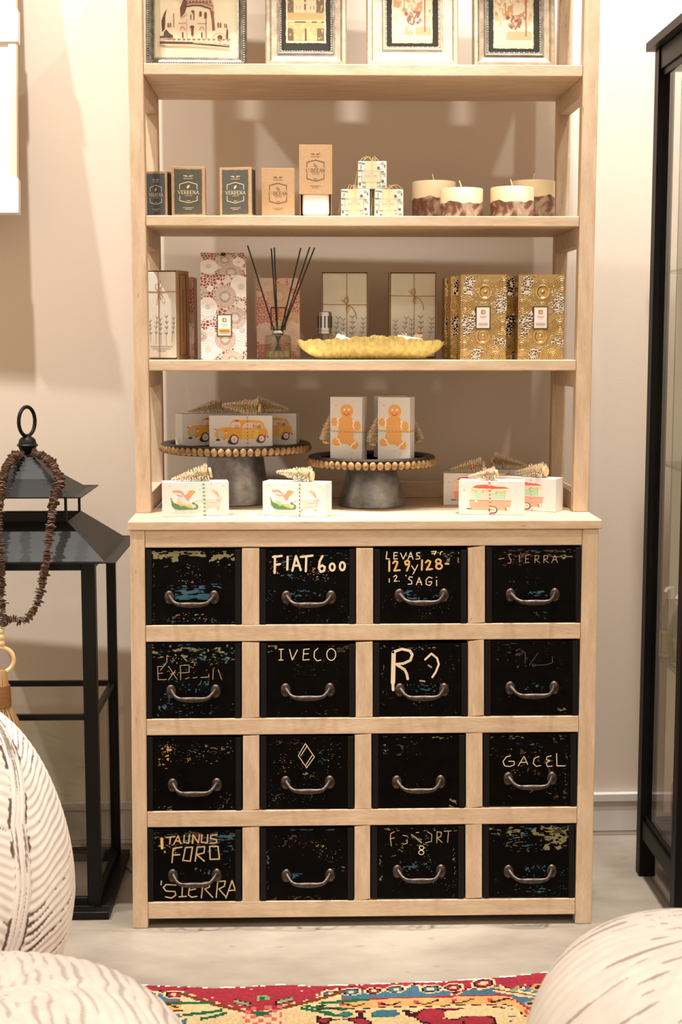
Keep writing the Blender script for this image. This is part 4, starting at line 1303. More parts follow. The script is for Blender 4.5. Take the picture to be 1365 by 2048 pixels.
def gold_relief(w_mm, h_mm, nx, nz, seed):
    X, Z = np.meshgrid(np.linspace(0, w_mm, nx), np.linspace(0, h_mm, nz))
    gold, silver = np.array(srgb((206, 176, 124))), np.array(srgb((214, 204, 192)))
    C = np.tile(gold, X.shape + (1,)).astype(float); R = np.zeros(X.shape)
    sx, sz = w_mm / 385.0, h_mm / 700.0
    f1, f2 = voro(X / 6 + seed, Z / 6, 1, seed)
    patch = np.zeros(X.shape, bool)
    for (cx, cz, rx, rz) in ((75, 590, 55, 95), (340, 470, 65, 90), (70, 300, 60, 130), (250, 480, 110, 30), (330, 110, 70, 70), (180, 90, 110, 30), (130, 40, 40, 60)):
        patch |= (((X / sx - cx) / rx) ** 2 + ((Z / sz - cz) / rz) ** 2 + (fnoise(X / 8, Z / 8) - .5) * 1.6) < 1
    vein = patch & (f2 - f1 < .22)
    C[patch] = silver * .8; C[vein] = silver
    R += np.where(patch, np.where(f2 - f1 < .22, .0016, -.0006), .0009 * (fnoise(X / 3.2, Z / 3.2, 2) - .5))
    for (cx, cz, rad, n_) in ((205, 555, 108, 26), (190, 190, 108, 26), (35, 450, 90, 40), (355, 280, 80, 40), (365, 620, 70, 40), (35, 110, 80, 40), (300, 20, 110, 40)):
        d = np.hypot(X / sx - cx, Z / sz - cz); a = np.arctan2(Z / sz - cz, X / sx - cx)
        ins = d < rad
        C[ins] = gold
        rl = .0013 * np.cos(d * (2 * math.pi / 15.0)) * (.5 + .5 * np.cos(a * n_)) + .0003 * (np.abs(d - rad * .42) < 6)
        if n_ == 26:
            rl = np.where(d < rad * .55, 0.0018 * np.cos(d / 9.0), .0009 * np.cos(d * (2 * math.pi / 13.0)) * np.cos(a * 40))
        R = np.where(ins, rl, R)
    tone = np.clip(.78 + R / .0016 * .38, .42, 1.15)  # shade in recesses and light on ridges of the emboss, painted into colour
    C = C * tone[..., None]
    return C, R


_gold_cache = {}


def gold_box(label, px0, px1, y, rz=0.0, h_px=164, front=True):
    w_ = (PY(px1, 640, y).x - PY(px0, 640, y).x)
    h_ = .1955
    if not front:
        w_ = .108
    root = thing('gold_gift_box', label, 'gift box', ((PY(px0, 640, y).x if not front else PY((px0 + px1) / 2, 640, y).x) + (0 if front else w_ / 2), y, zS3), (0, 0, rz), 'gold embossed boxes')
    mb = MB(); mb.box(-w_ / 2, w_ / 2, .0008, .072, 0, h_); mb.build('box', M_GOLDCARD, root, bevel=.001, seg=1)
    key = 'g'
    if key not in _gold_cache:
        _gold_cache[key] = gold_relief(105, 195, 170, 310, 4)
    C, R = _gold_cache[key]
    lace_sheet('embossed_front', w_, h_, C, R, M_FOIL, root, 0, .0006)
    lace_label(root, -.001, 345 / 700 * h_, 128 / 385 * w_, 188 / 700 * h_, -.0018, (84, 68, 34))
    return root


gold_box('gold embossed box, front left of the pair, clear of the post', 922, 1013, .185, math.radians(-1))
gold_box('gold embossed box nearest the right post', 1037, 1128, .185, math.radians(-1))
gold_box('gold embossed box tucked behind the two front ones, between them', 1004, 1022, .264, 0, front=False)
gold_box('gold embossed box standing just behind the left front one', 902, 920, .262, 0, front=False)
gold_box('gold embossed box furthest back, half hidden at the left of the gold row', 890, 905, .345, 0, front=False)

# pink lace boxes at the back of the shelf
PALP = ((206, 178, 164), (190, 106, 86), (188, 140, 74), (216, 196, 184), (196, 182, 172))


def pink_box(label, x, y, w_, h_, rz):
    root = thing('pink_gift_box', label, 'gift box', (x, y, zS3), (0, 0, rz), 'pink lace boxes')
    mb = MB(); mb.box(-w_ / 2, w_ / 2, .0005, .07, 0, h_); mb.build('box', simple('pink_card', srgb((196, 150, 132)), .4, .3), root, bevel=.001, seg=1)
    C, R = lace(w_ * 1000, h_ * 1000, 110, 190, PALP, [(54, 150, 30, 'gold'), (84, 84, 28, 'gold'), (90, 60, 26, 'w'), (20, 60, 26, 'w'), (24, 180, 20, 'w')], 8, .42)
    lace_sheet('lace_front', w_, h_, C, R, M_LACEPINK, root, 0, .0004)
    pr = Print(lambda a, b2: (a, b2), -.001, .0002)
    z0 = h_ * .5
    pr.stroke([(-.017, z0 - .026), (.017, z0 - .026), (.017, z0 + .026), (-.017, z0 + .026), (-.017, z0 - .026)], .003, (96, 66, 36))
    pr.fill([(-.004, z0 + .006), (.006, z0 + .006), (.006, z0 + .018), (-.004, z0 + .018)], (186, 140, 60))
    pr.build('label', M_PRINT, root)


pink_box('pink and copper lace box behind the reed diffuser', PY(557, 640, .33).x, .33, 85 * .00122, 158 * .00122, 0)
pink_box('pink lace box peeking out behind the leftmost twine-tied box', PY(346, 640, .345).x, .345, 85 * .00122, 160 * .00122, math.radians(-2))

# ---- boxed scented sachets tied with string
M_SACHET = simple('white_cloth_packet', (0.76, 0.72, 0.65), .55, noise=.05, nscale=30)
M_CELLO = simple('cream_cloth_packet', (0.70, 0.65, 0.56), .35, noise=.05, nscale=30)
M_DARKKRAFT = simple('dark_kraft_card', srgb((86, 62, 40)), .7)
M_STRINGP = M_JUTE


def bow(mb, x, z, y, s, kind):
    mb.tube([(x, y, z), (x - .3 * s, y - .001, z + .35 * s), (x - .25 * s, y - .002, z + .8 * s), (x + .05 * s, y - .002, z + .9 * s), (x + .15 * s, y - .001, z + .5 * s), (x, y, z)], .0008, 5)
    if kind == 0:
        mb.tube([(x, y, z), (x + .45 * s, y - .001, z - .3 * s), (x + .55 * s, y - .002, z - .7 * s), (x + .3 * s, y - .002, z - .85 * s), (x + .1 * s, y - .001, z - .5 * s), (x, y, z)], .0008, 5)
        mb.tube([(x, y, z), (x - .05 * s, y - .001, z - .7 * s), (x - .15 * s, y - .002, z - 1.5 * s)], .0008, 5)
        mb.tube([(x, y, z), (x + .12 * s, y - .001, z + .6 * s), (x + .3 * s, y - .001, z + 1.2 * s)], .0008, 5)
    else:
        mb.tube([(x, y, z), (x + .2 * s, y - .001, z - .4 * s), (x + .1 * s, y - .002, z - .9 * s), (x - .15 * s, y - .002, z - .6 * s), (x, y, z)], .0008, 5)
        mb.tube([(x, y, z), (x + .6 * s, y - .001, z - .3 * s), (x + 1.0 * s, y - .002, z - .9 * s), (x + 1.1 * s, y - .002, z - 1.6 * s)], .0008, 5)
        mb.tube([(x, y, z), (x - .4 * s, y - .001, z + .4 * s), (x - .7 * s, y - .001, z + .6 * s)], .0008, 5)


def sachet_box(label, x, y, w_, h_, d_, rz, packet, kind, cross, frame=True, text=True):
    root = thing('sachet_box', label, 'gift box', (x, y, zS3), (0, 0, rz), 'string-tied white packets in kraft boxes')
    t = .0015
    mb = MB()
    mb.box(-w_ / 2, -w_ / 2 + t, 0, d_, 0, h_); mb.box(w_ / 2 - t, w_ / 2, 0, d_, 0, h_)
    mb.box(-w_ / 2 + t, w_ / 2 - t, 0, d_, 0, t); mb.box(-w_ / 2 + t, w_ / 2 - t, 0, d_, h_ - t, h_); mb.box(-w_ / 2 + t, w_ / 2 - t, d_ - t, d_, t, h_ - t)
    mb.build('kraft_box', M_KRAFT, root)
    mb = MB(); mb.box(-w_ / 2 + t + .0005, w_ / 2 - t - .0005, .006, d_ - t - .0005, t + .0005, h_ - t - .0005); mb.build('box_lining', M_DARKKRAFT, root)
    g = .0025
    mb = MB(); mb.box(-w_ / 2 + g, w_ / 2 - g, -.0035, .0058, .0035, h_ - .0035); pk = mb.build('cloth_packet', packet, root, bevel=.003, seg=3, smooth=True)
    mb = MB()
    yy = -.0046
    cx = cross[0] * w_; cz = cross[1] * h_
    mb.tube([(cx * .9, yy, .003), (cx, yy, cz), (cx * 1.0 - .001, yy, h_ - .003)], .0008, 5)
    mb.tube([(-w_ / 2 + .001, yy, cz + .001), (cx, yy, cz), (w_ / 2 - .001, yy, cz)], .0008, 5)
    bow(mb, cx, cz, yy - .0008, .021, kind)
    mb.build('string', M_JUTE, root)
    pr = Print(lambda a, b2: (a * w_, b2 * h_), -.0039, .00002)
    ink = (156, 150, 142)
    rs = random.Random(5)
    for k, (u, z0, z1, lean) in enumerate(((-.36, .20, .42, -.02), (-.2, .18, .46, .05), (-.02, .17, .44, -.02), (.16, .16, .47, 0), (.34, .19, .45, .07))):
        pts = [(u + lean * i / 5 + .01 * math.sin(i * 1.3 + k), z0 + (z1 - z0) * i / 5) for i in range(6)]
        pr.stroke([(a, b2) for a, b2 in pts], .010, ink)
        for i in range(2, 6):
            for s in (-1, 1):
                a, b2 = pts[i]
                pr.stroke([(a, b2), (a + s * .05, b2 + .018 + .008 * (i % 2))], .009 if k != 3 else .013, (132, 126, 120), up=False)
    if text:
        for z_, a in ((.145, .36), (.118, .30), (.094, .14)):
            pr.stroke([(-a, z_), (a, z_)], .007, (140, 134, 126))
    pr.build('sprig_drawing', M_PRINT, root)
    if frame:   # printed dark frame on the right side
        mb = MB()
        X_ = w_ / 2 + .0003
        for (a0, a1, z0, z1) in ((.2, .8, .04, .05), (.2, .8, .95, .96), (.2, .27, .05, .95), (.73, .8, .05, .95)):
            mb.poly([(X_, d_ * a0, h_ * z0), (X_, d_ * a1, h_ * z0), (X_, d_ * a1, h_ * z1), (X_, d_ * a0, h_ * z1)], srgb((120, 82, 44)))
        for i in range(26):
            z0 = .2 + i * .023
            mb.poly([(X_, d_ * .46, h_ * z0), (X_, d_ * .54, h_ * z0), (X_, d_ * .54, h_ * (z0 + .014)), (X_, d_ * .46, h_ * (z0 + .014))], srgb((112, 76, 42)))
        mb.build('side_print', M_PRINT, root)
    return root


sachet_box('string-tied white packet box, leftmost on the third shelf', PY(325, 640, .235).x, .225, 66 * mpp3, 178 * mpp3, .075, math.radians(-17), M_SACHET, 0, (-.08, .76))
sachet_box('string-tied packet box behind the silver-capped bottle', PY(690, 640, .374).x, .374, 92 * .00123, 172 * .00122, .05, math.radians(0), M_CELLO, 1, (.05, .62), False, True)
sachet_box('string-tied packet box behind the right end of the bowl', PY(826.5, 640, .374).x, .374, 93 * .00123, 172 * .00122, .05, math.radians(1), M_CELLO, 1, (.02, .72), False, True)

# ---- reed diffuser
root = thing('reed_diffuser', 'clear glass reed diffuser with black sticks', 'diffuser', (PY(556.5, 720, .235).x, .235, zS3))
rB = 27 * mpp3
mb = MB(); mb.lathe([(rB * .9, 0), (rB, .003), (rB, .050), (rB * .93, .0555), (rB * .55, .058), (rB * .40, .060), (rB * .38, .066), (rB * .42, .067), (rB * .42, .078), (rB * .36, .078), (rB * .33, .062), (rB * .5, .0565), (rB * .88, .054), (rB * .94, .05), (rB * .94, .006), (.0005, .005)], 40)
mb.build('bottle', M_BOTTLE, root, smooth=True)
mb = MB(); mb.lathe([(rB * .90, .0062), (rB * .92, .008), (rB * .92, .020), (.0005, .020)], 32); mb.build('oil', M_LIQ, root, smooth=True)
mb = MB(); mb.lathe([(rB * .44, .0605), (rB * .46, .062), (rB * .46, .0655), (rB * .44, .0665), (rB * .425, .0665), (rB * .425, .0605)], 28)
mb.build('collar', simple('polished_chrome', (0.7, 0.7, 0.7), .12, 1.0), root, smooth=True)
M_REED = simple('black_reed', (0.01, 0.009, 0.009), .6)
for i, (tx, ty, yo) in enumerate(((495.5, 491, -.01), (543, 497, .012), (549, 495, -.006), (602, 496, .006), (620, 494, -.012), (629.5, 495.5, .01))):
    p = PY(tx, ty, .235 + yo * 2) - Vector(root.location)
    base = Vector((-.25 * p.x * .55, -yo * .5, .008))
    mb = MB(); mb.tube([base, p], .0017, 7); mb.build('reed', M_REED, root)

# ---- silver-capped bottle behind the bowl
root = thing('capped_bottle', 'small glass bottle with slotted silver cap behind the bowl', 'bottle', (PY(650, 700, .318).x, .318, zS3))
rc = 14.5 * .00119
mb = MB(); mb.lathe([(.027, 0), (.029, .003), (.029, .050), (.026, .056), (.018, .058), (.015, .060), (.0005, .060)], 36); mb.build('bottle', M_BOTTLE, root, smooth=True)
M_CHROME = simple('brushed_silver_cap', (0.55, 0.55, 0.56), .18, 1.0)
mb = MB(); mb.lathe([(rc * 1.05, .0605), (rc * 1.05, .066), (rc, .067), (rc, .108), (rc * .96, .1115), (rc * .85, .113), (.0005, .113)], 36); cap = mb.build('cap', M_CHROME, root, smooth=True)
M_SLOT = simple('dark_slot', (0.03, 0.03, 0.035), .4)
for k in range(12):
    a = 2 * math.pi * k / 12
    mb = MB(); mb.box(-.0016, .0016, -.0006, .0006, .074, .102); mb.build('slot', M_SLOT, cap, (math.cos(a) * (rc + .0001), math.sin(a) * (rc + .0001), 0), (0, 0, a + math.pi / 2))

# ---- shell-shaped rough bowl
M_SHELL = simple('pale_yellow_resin', srgb((240, 224, 146)), .5, noise=.30, nscale=95, stretch=(1, 1, .22), bump=.9, bscale=150)
root = thing('shell_bowl', 'long pale yellow shell-textured bowl', 'bowl', (PY(742, 722, .225).x, .225, zS3))
LB, DB, HB = 300 * mpp3, .12, .056
nt_, ns_ = 260, 90
T, A = np.meshgrid(np.linspace(-1, 1, nt_), np.linspace(0, 1, ns_))
env = np.clip(1 - np.abs(T) ** 3.2, 0, 1) ** .62
rimz = HB * (.92 + .05 * np.sin(T * 5 + 1) - .16 * np.abs(T) ** 2.5 + .03 * np.sin(T * 23) + .025 * np.sin(T * 51))
def shell(scale, zoff, outer):
    ang = (A - .5) * math.pi                 # -90..90 deg across
    yv = np.sin(ang) * DB / 2 * env * scale
    prof = 1 - np.cos(ang) ** 1.0
    lift = HB * .9 * np.clip(np.abs(T) - .72, 0, 1) ** 1.5 * 3.2
    lift = np.minimum(lift, rimz * .80)
    zb = lift + zoff
    zv = zb + (rimz - zb) * np.abs(np.sin(ang)) ** 2.2
    xv = T * LB / 2 * (.90 + .10 * np.abs(np.sin(ang)) ** .8 * (np.abs(T) > -1))
    if outer:
        nse = fnoise(T * 60, A * 9 + 4) - .5
        nse2 = np.sin(T * 190 + 6 * vnoise(T * 30, A * 5)) * (vnoise(T * 80, A * 14) > .4)
        k = .0060 * nse + .0022 * nse2
        yv = yv * (1 + 14 * k) ; zv = np.maximum(zv + k * .5, .0)
        zv = np.where(A < 1, zv, zv)
    return np.stack([xv, yv, np.maximum(zv, .0)], -1)
grid_mesh('outer_shell', shell(1.0, 0.0, True), None, M_SHELL, root)
grid_mesh('inner_shell', shell(.93, .004, False), None, M_SHELL, root)

# wrapped soaps lying in the bowl
M_CLOTH = simple('white_cloth_wrap', (0.80, 0.76, 0.70), .8, bump=.3, bscale=200)
for lab, px, dz, rot, ln in (('white cloth-wrapped soap at the left in the yellow bowl', 694, .042, (-.0, .40, .1), .055), ('white cloth-wrapped soap at the right in the yellow bowl', 820, .044, (0, .16, -.2), .06), ('white cloth-wrapped soap in the middle of the yellow bowl', 752, .036, (0, -.1, .3), .055)):
    o = thing('bundled_soap', lab, 'soap', (PY(px, 675, .215).x, .215, zS3 + dz), rot, 'cloth-wrapped soaps in the bowl')
    mb = MB(); mb.box(-ln / 2, ln / 2, -.012, .012, -.009, .009); mb.build('cloth_bundle', M_CLOTH, o, bevel=.004, seg=3, smooth=True)
    mb = MB(); mb.hexa([(.006, .002, .0092), (.024, .002, .0092), (.024, .016, .0112), (.006, .016, .0112)], [(.006, .002, .0097), (.024, .002, .0097), (.027, .016, .0177), (.010, .018, .0187)]); mb.build('paper_tag', M_KRAFT, o)
    mb = MB(); mb.tube([(-.012, -.0125, -.004), (-.012, -.010, .0098), (-.010, .010, .0098)], .0007, 5); mb.tube([(-.012, -.008, .0098), (-.02, -.004, .014), (-.014, .0, .0165), (-.008, -.003, .0110)], .0006, 5); mb.build('tie', M_CLOTH, o)

# =================================================================== CAKE STANDS
m, nt, b = nmat('galvanised_zinc')
tc = nt.nodes.new('ShaderNodeTexCoord')
n = nt.nodes.new('ShaderNodeTexNoise'); n.inputs['Scale'].default_value = 16; n.inputs['Detail'].default_value = 8; n.inputs['Roughness'].default_value = .65
nt.links.new(tc.outputs['Object'], n.inputs['Vector'])
r = nt.nodes.new('ShaderNodeValToRGB'); cr = r.color_ramp
cr.elements[0].position = .30; cr.elements[0].color = (.10, .10, .10, 1)
cr.elements[1].position = .70; cr.elements[1].color = (.46, .46, .46, 1)
e = cr.elements.new(.5); e.color = (.24, .24, .245, 1)
nt.links.new(n.outputs['Fac'], r.inputs['Fac']); nt.links.new(r.outputs[0], b.inputs['Base Color'])
b.inputs['Metallic'].default_value = .85; b.inputs['Roughness'].default_value = .38
bp = nt.nodes.new('ShaderNodeBump'); bp.inputs['Strength'].default_value = .35; bp.inputs['Distance'].default_value = .004
nt.links.new(n.outputs['Fac'], bp.inputs['Height']); nt.links.new(bp.outputs['Normal'], b.inputs['Normal'])
M_ZINC = m
M_BEAD = simple('worn_wooden_bead', srgb((158, 124, 80)), .5, noise=.6, nscale=70)
M_RIM = simple('dark_waxed_wood', (0.028, 0.020, 0.015), .45, noise=.5, nscale=40)
M_TRAY = simple('dark_tray_wood', (0.035, 0.026, 0.020), .5, noise=.5, nscale=20, stretch=(1, 8, 1))


def bead_data():
    mb = MB()
    prof = [(.0008, -.0102), (.0045, -.0088), (.0074, -.0050), (.0086, 0), (.0074, .0050), (.0045, .0088), (.0008, .0102)]
    mb.lathe(prof, 12)
    o = mb.build('tmp', M_BEAD, smooth=True, angle=80)
    me = o.data; me.name = 'bead'; bpy.data.objects.remove(o)
    return me


BEAD = bead_data()


def cake_stand(label, x, y, zb, ztop, R_, r0, r1, nb):
    root = thing('cake_stand', label, 'cake stand', (x, y, H_TOP + .0005), (0, 0, 0), 'beaded cake stands')
    zb -= H_TOP + .0005; ztop -= H_TOP + .0005
    mb = MB(); mb.lathe([(r0, 0), (r0 + .001, .0015), (r0, .003), (r0 * .97 + r1 * .03, .012), (r1, zb - .012), (r1 - .002, zb - .012), (r0 - .004, .004)], 56)
    mb.build('pedestal', M_ZINC, root, smooth=True)
    Ri = R_ - .012
    mb = MB(); mb.lathe([(.001, zb - .0118), (Ri - .004, zb - .0118), (Ri, zb - .009), (Ri, ztop - .0005), (.001, ztop)], 64)
    mb.build('tray', M_TRAY, root, smooth=True, angle=30)
    mb = MB(); mb.lathe([(Ri - .017, ztop + .0003), (Ri - .016, ztop + .005), (Ri - .008, ztop + .0085), (Ri + .002, ztop + .0085), (Ri + .008, ztop + .005), (Ri + .006, ztop + .0012), (Ri + .001, ztop + .0003)], 64)
    mb.build('rim', M_RIM, root, smooth=True, angle=60)
    rs = random.Random(int(x * 100))
    for k in range(nb):
        a = 2 * math.pi * k / nb
        s = rs.uniform(.94, 1.05)
        o = link('bead', BEAD, root, ((R_ - .0085) * math.cos(a), (R_ - .0085) * math.sin(a), zb), (0, 0, rs.uniform(0, 6)))
        o.scale = (s, s, 1)
    return root


ST1 = (.2215, .365); ST1_TOP = 1.081
ST2 = (.5530, .302); ST2_TOP = 1.0535
cake_stand('larger beaded cake stand on the left, carrying the yellow taxi boxes', *ST1, 1.0765, ST1_TOP, .187, .083, .067, 66)
cake_stand('smaller beaded cake stand in the middle, carrying the gingerbread boxes', *ST2, 1.0470, ST2_TOP, .1575, .081, .057, 55)

# =================================================================== GIFT BOXES WITH BRUSH TREES
BW, BH, BD = .1500, .0775, .050


def tree_data():
    """bottle-brush tree along +x: tip at 0, foot at L"""
    rs = random.Random(21)
    mb = MB()
    L = .082
    mb.tube([(0, 0, 0), (L + .004, 0, 0)], .0012, 5, col=srgb((120, 96, 66)))
    for ti in range(15):
        f = (ti + .6) / 15
        rad = .0030 + .0185 * f ** .85
        nb = int(16 + 44 * f)
        for k in range(nb):
            a = 2 * math.pi * (k + rs.random() * .9) / nb
            x0 = L * f + rs.uniform(-.0012, .0012)
            rr_ = rad * rs.choice((rs.uniform(.55, .8), rs.uniform(.85, 1.08), rs.uniform(.9, 1.12)))
            x1 = x0 + .0015 + rs.uniform(-.0015, .0028)
            c, s = math.cos(a), math.sin(a)
            wv = .00036 + .0002 * rs.random()
            shade = rs.uniform(.80, 1.06)
            col = tuple(min(1, q * shade) for q in srgb((250, 238, 212)))
            tip = (x1, rr_ * c, rr_ * s)
            for (ux, uy, uz) in ((1, 0, 0), (0, -s, c)):
                a0 = (x0 - ux * wv, -uy * wv + c * .002, -uz * wv + s * .002); b0 = (x0 + ux * wv, uy * wv + c * .002, uz * wv + s * .002)
                t0 = (x1 - ux * wv * 1.3, tip[1] - uy * wv * 1.3, tip[2] - uz * wv * 1.3); t1 = (x1 + ux * wv * 1.3, tip[1] + uy * wv * 1.3, tip[2] + uz * wv * 1.3)
                mb.poly([a0, b0, t1, t0], col)
    # inner body stops see-through; its darker colour stands in for shade between bristles
    n0 = 14
    for i in range(8):
        f0, f1_ = i / 8, (i + 1) / 8
        r0, r1 = .0012 + .0080 * f0, .0012 + .0080 * f1_
        for k in range(n0):
            a, b2 = 2 * math.pi * k / n0, 2 * math.pi * (k + 1) / n0
            mb.poly([(L * f0, r0 * math.cos(a), r0 * math.sin(a)), (L * f0, r0 * math.cos(b2), r0 * math.sin(b2)), (L * f1_, r1 * math.cos(b2), r1 * math.sin(b2)), (L * f1_, r1 * math.cos(a), r1 * math.sin(a))], srgb((168, 142, 106)))
    mb.poly([(L, .0095 * math.cos(2 * math.pi * k / n0), .0095 * math.sin(2 * math.pi * k / n0)) for k in range(n0)], srgb((168, 142, 106)))
    o = mb.build('tmp', M_BRISTLE); me = o.data; me.name = 'brush_bristles'; bpy.data.objects.remove(o)
    mb = MB()
    n0 = 24
    for (x, rr_) in ((L + .0035, .0108), (L + .0045, .0115), (L + .0085, .0115), (L + .0095, .0108)):
        for k in range(n0):
            a = 2 * math.pi * k / n0
            mb.v.append((x, rr_ * math.cos(a), rr_ * math.sin(a)))
    for i in range(3):
        for k in range(n0):
            a_, b_ = i * n0 + k, i * n0 + (k + 1) % n0
            mb.f.append((a_, b_, b_ + n0, a_ + n0)); mb.c.append(mb.col)
    mb.f.append(tuple(reversed(range(n0)))); mb.c.append(mb.col); mb.f.append(tuple(3 * n0 + k for k in range(n0))); mb.c.append(mb.col)
    o = mb.build('tmp', M_PALEWOOD, smooth=True); me2 = o.data; me2.name = 'tree_foot'; bpy.data.objects.remove(o)
    return me, me2


TREE, TREE_FOOT = tree_data()


def draw_taxi(pr):
    O, W_, K = (236, 168, 62), (232, 216, 216), (62, 52, 56)
    pr.ell(520, 672, 340, 26, (226, 216, 208))
    pr.fill([(140, 490), (165, 485), (200, 490), (218, 465), (345, 458), (378, 372), (412, 355), (700, 355), (780, 365), (820, 385), (850, 470), (880, 500), (888, 580), (840, 612), (760, 626), (480, 636), (350, 640), (270, 626), (145, 600)], O)
    pr.fill([(355, 460), (380, 395), (410, 383), (505, 390), (500, 465)], W_); pr.fill([(525, 470), (545, 420), (590, 395), (715, 395), (712, 473)], W_)
    pr.fill([(728, 398), (780, 402), (812, 440), (812, 475), (728, 475)], W_)
    pr.fill([(520, 485), (655, 490), (655, 626), (520, 632)], (240, 186, 92)); pr.fill([(672, 490), (757, 500), (742, 612), (674, 624)], (244, 194, 108))
    for p in ([(190, 515), (222, 513), (225, 600), (190, 596)], [(232, 514), (262, 520), (262, 606), (235, 602)]):
        pr.fill(p, (196, 204, 204))
    pr.ell(150, 492, 15, 12, (204, 62, 50)); pr.ell(152, 514, 12, 18, (238, 224, 220)); pr.ell(298, 520, 15, 12, (204, 62, 50)); pr.ell(300, 540, 13, 19, (238, 224, 220))
    pr.ell(450, 362, 34, 11, (206, 52, 50)); pr.ell(232, 485, 10, 10, (226, 214, 204))
    pr.ell(185, 645, 32, 16, K); pr.fill([(178, 605), (188, 605), (188, 640), (178, 640)], (120, 100, 96)); pr.fill([(265, 620), (278, 620), (276, 650), (267, 648)], (110, 96, 92))
    for (x, y, s) in ((410, 640, 1), (797, 628, .82)):
        pr.ell(x - 30 * s, y + 30 * s, 58 * s, 42 * s, K); pr.ell(x, y, 65 * s, 74 * s, K); pr.ell(x + 4 * s, y - 3 * s, 47 * s, 54 * s, (240, 226, 224)); pr.ell(x, y, 17 * s, 19 * s, (236, 180, 70))
    pr.ell(850, 590, 8, 24, (200, 60, 50)); pr.ell(886, 600, 8, 14, (90, 80, 80))
    pr.stroke([(690, 410), (692, 468)], 9, (214, 80, 56)); pr.stroke([(668, 448), (712, 444)], 9, (214, 80, 56))
    pr.fill([(735, 438), (798, 438), (795, 473), (735, 473)], (128, 158, 112)); pr.stroke([(750, 425), (770, 432), (790, 424)], 9, (206, 84, 60))
    pr.loop(452, 452, 24, 20, 6, (128, 108, 96), 12); pr.stroke([(680, 522), (700, 524)], 7, (128, 108, 96))


def draw_ginger(pr):
    T_, O, W_ = (234, 170, 98), (246, 200, 96), (250, 244, 236)
    pr.ell(920, 702, 165, 40, (228, 226, 216))
    body = [(868, 335), (992, 335), (1010, 390), (1024, 520), (1012, 600), (1042, 640), (988, 702), (925, 668), (862, 666), (808, 602), (830, 520), (820, 395)]
    pr.ell(930, 268, 86, 87, O)
    cx, cy = 925, 510
    pr.fill([(cx + (x - cx) * 1.05, cy + (y - cy) * 1.02) for x, y in body], O)
    for (x, y, rx, ry) in ((775, 400, 42, 48), (1063, 448, 44, 56), (797, 645, 54, 47), (1030, 676, 50, 52)):
        pr.ell(x, y, rx + 5, ry + 5, O)
    pr.ell(930, 268, 79, 80, T_); pr.fill(body, T_)
    for (x, y, rx, ry) in ((775, 400, 42, 48), (1063, 448, 44, 56), (797, 645, 54, 47), (1030, 676, 50, 52)):
        pr.ell(x, y, rx, ry, T_)
    for st in ([(818, 355), (808, 380), (826, 402), (812, 425), (822, 447)], [(1010, 385), (1024, 410), (1010, 440), (1024, 478)], [(800, 605), (832, 620), (830, 650), (858, 665)], [(986, 705), (1000, 675), (1030, 660), (1046, 635)]):
        pr.stroke(st, 15, W_)
    pr.ell(902, 250, 14, 13, W_); pr.ell(960, 250, 14, 13, W_); pr.ell(930, 272, 5, 5, (220, 148, 76))
    pr.stroke([(893, 290), (908, 311), (930, 319), (950, 311), (963, 290)], 9, (204, 66, 72))
    for (x, y, c) in ((748, 165, (244, 178, 170)), (796, 200, (214, 180, 92)), (776, 275, (240, 206, 180)), (1004, 782, (216, 190, 120)), (1068, 828, (244, 190, 182)), (990, 842, (206, 172, 100))):
        pr.star(x, y, 14, c)


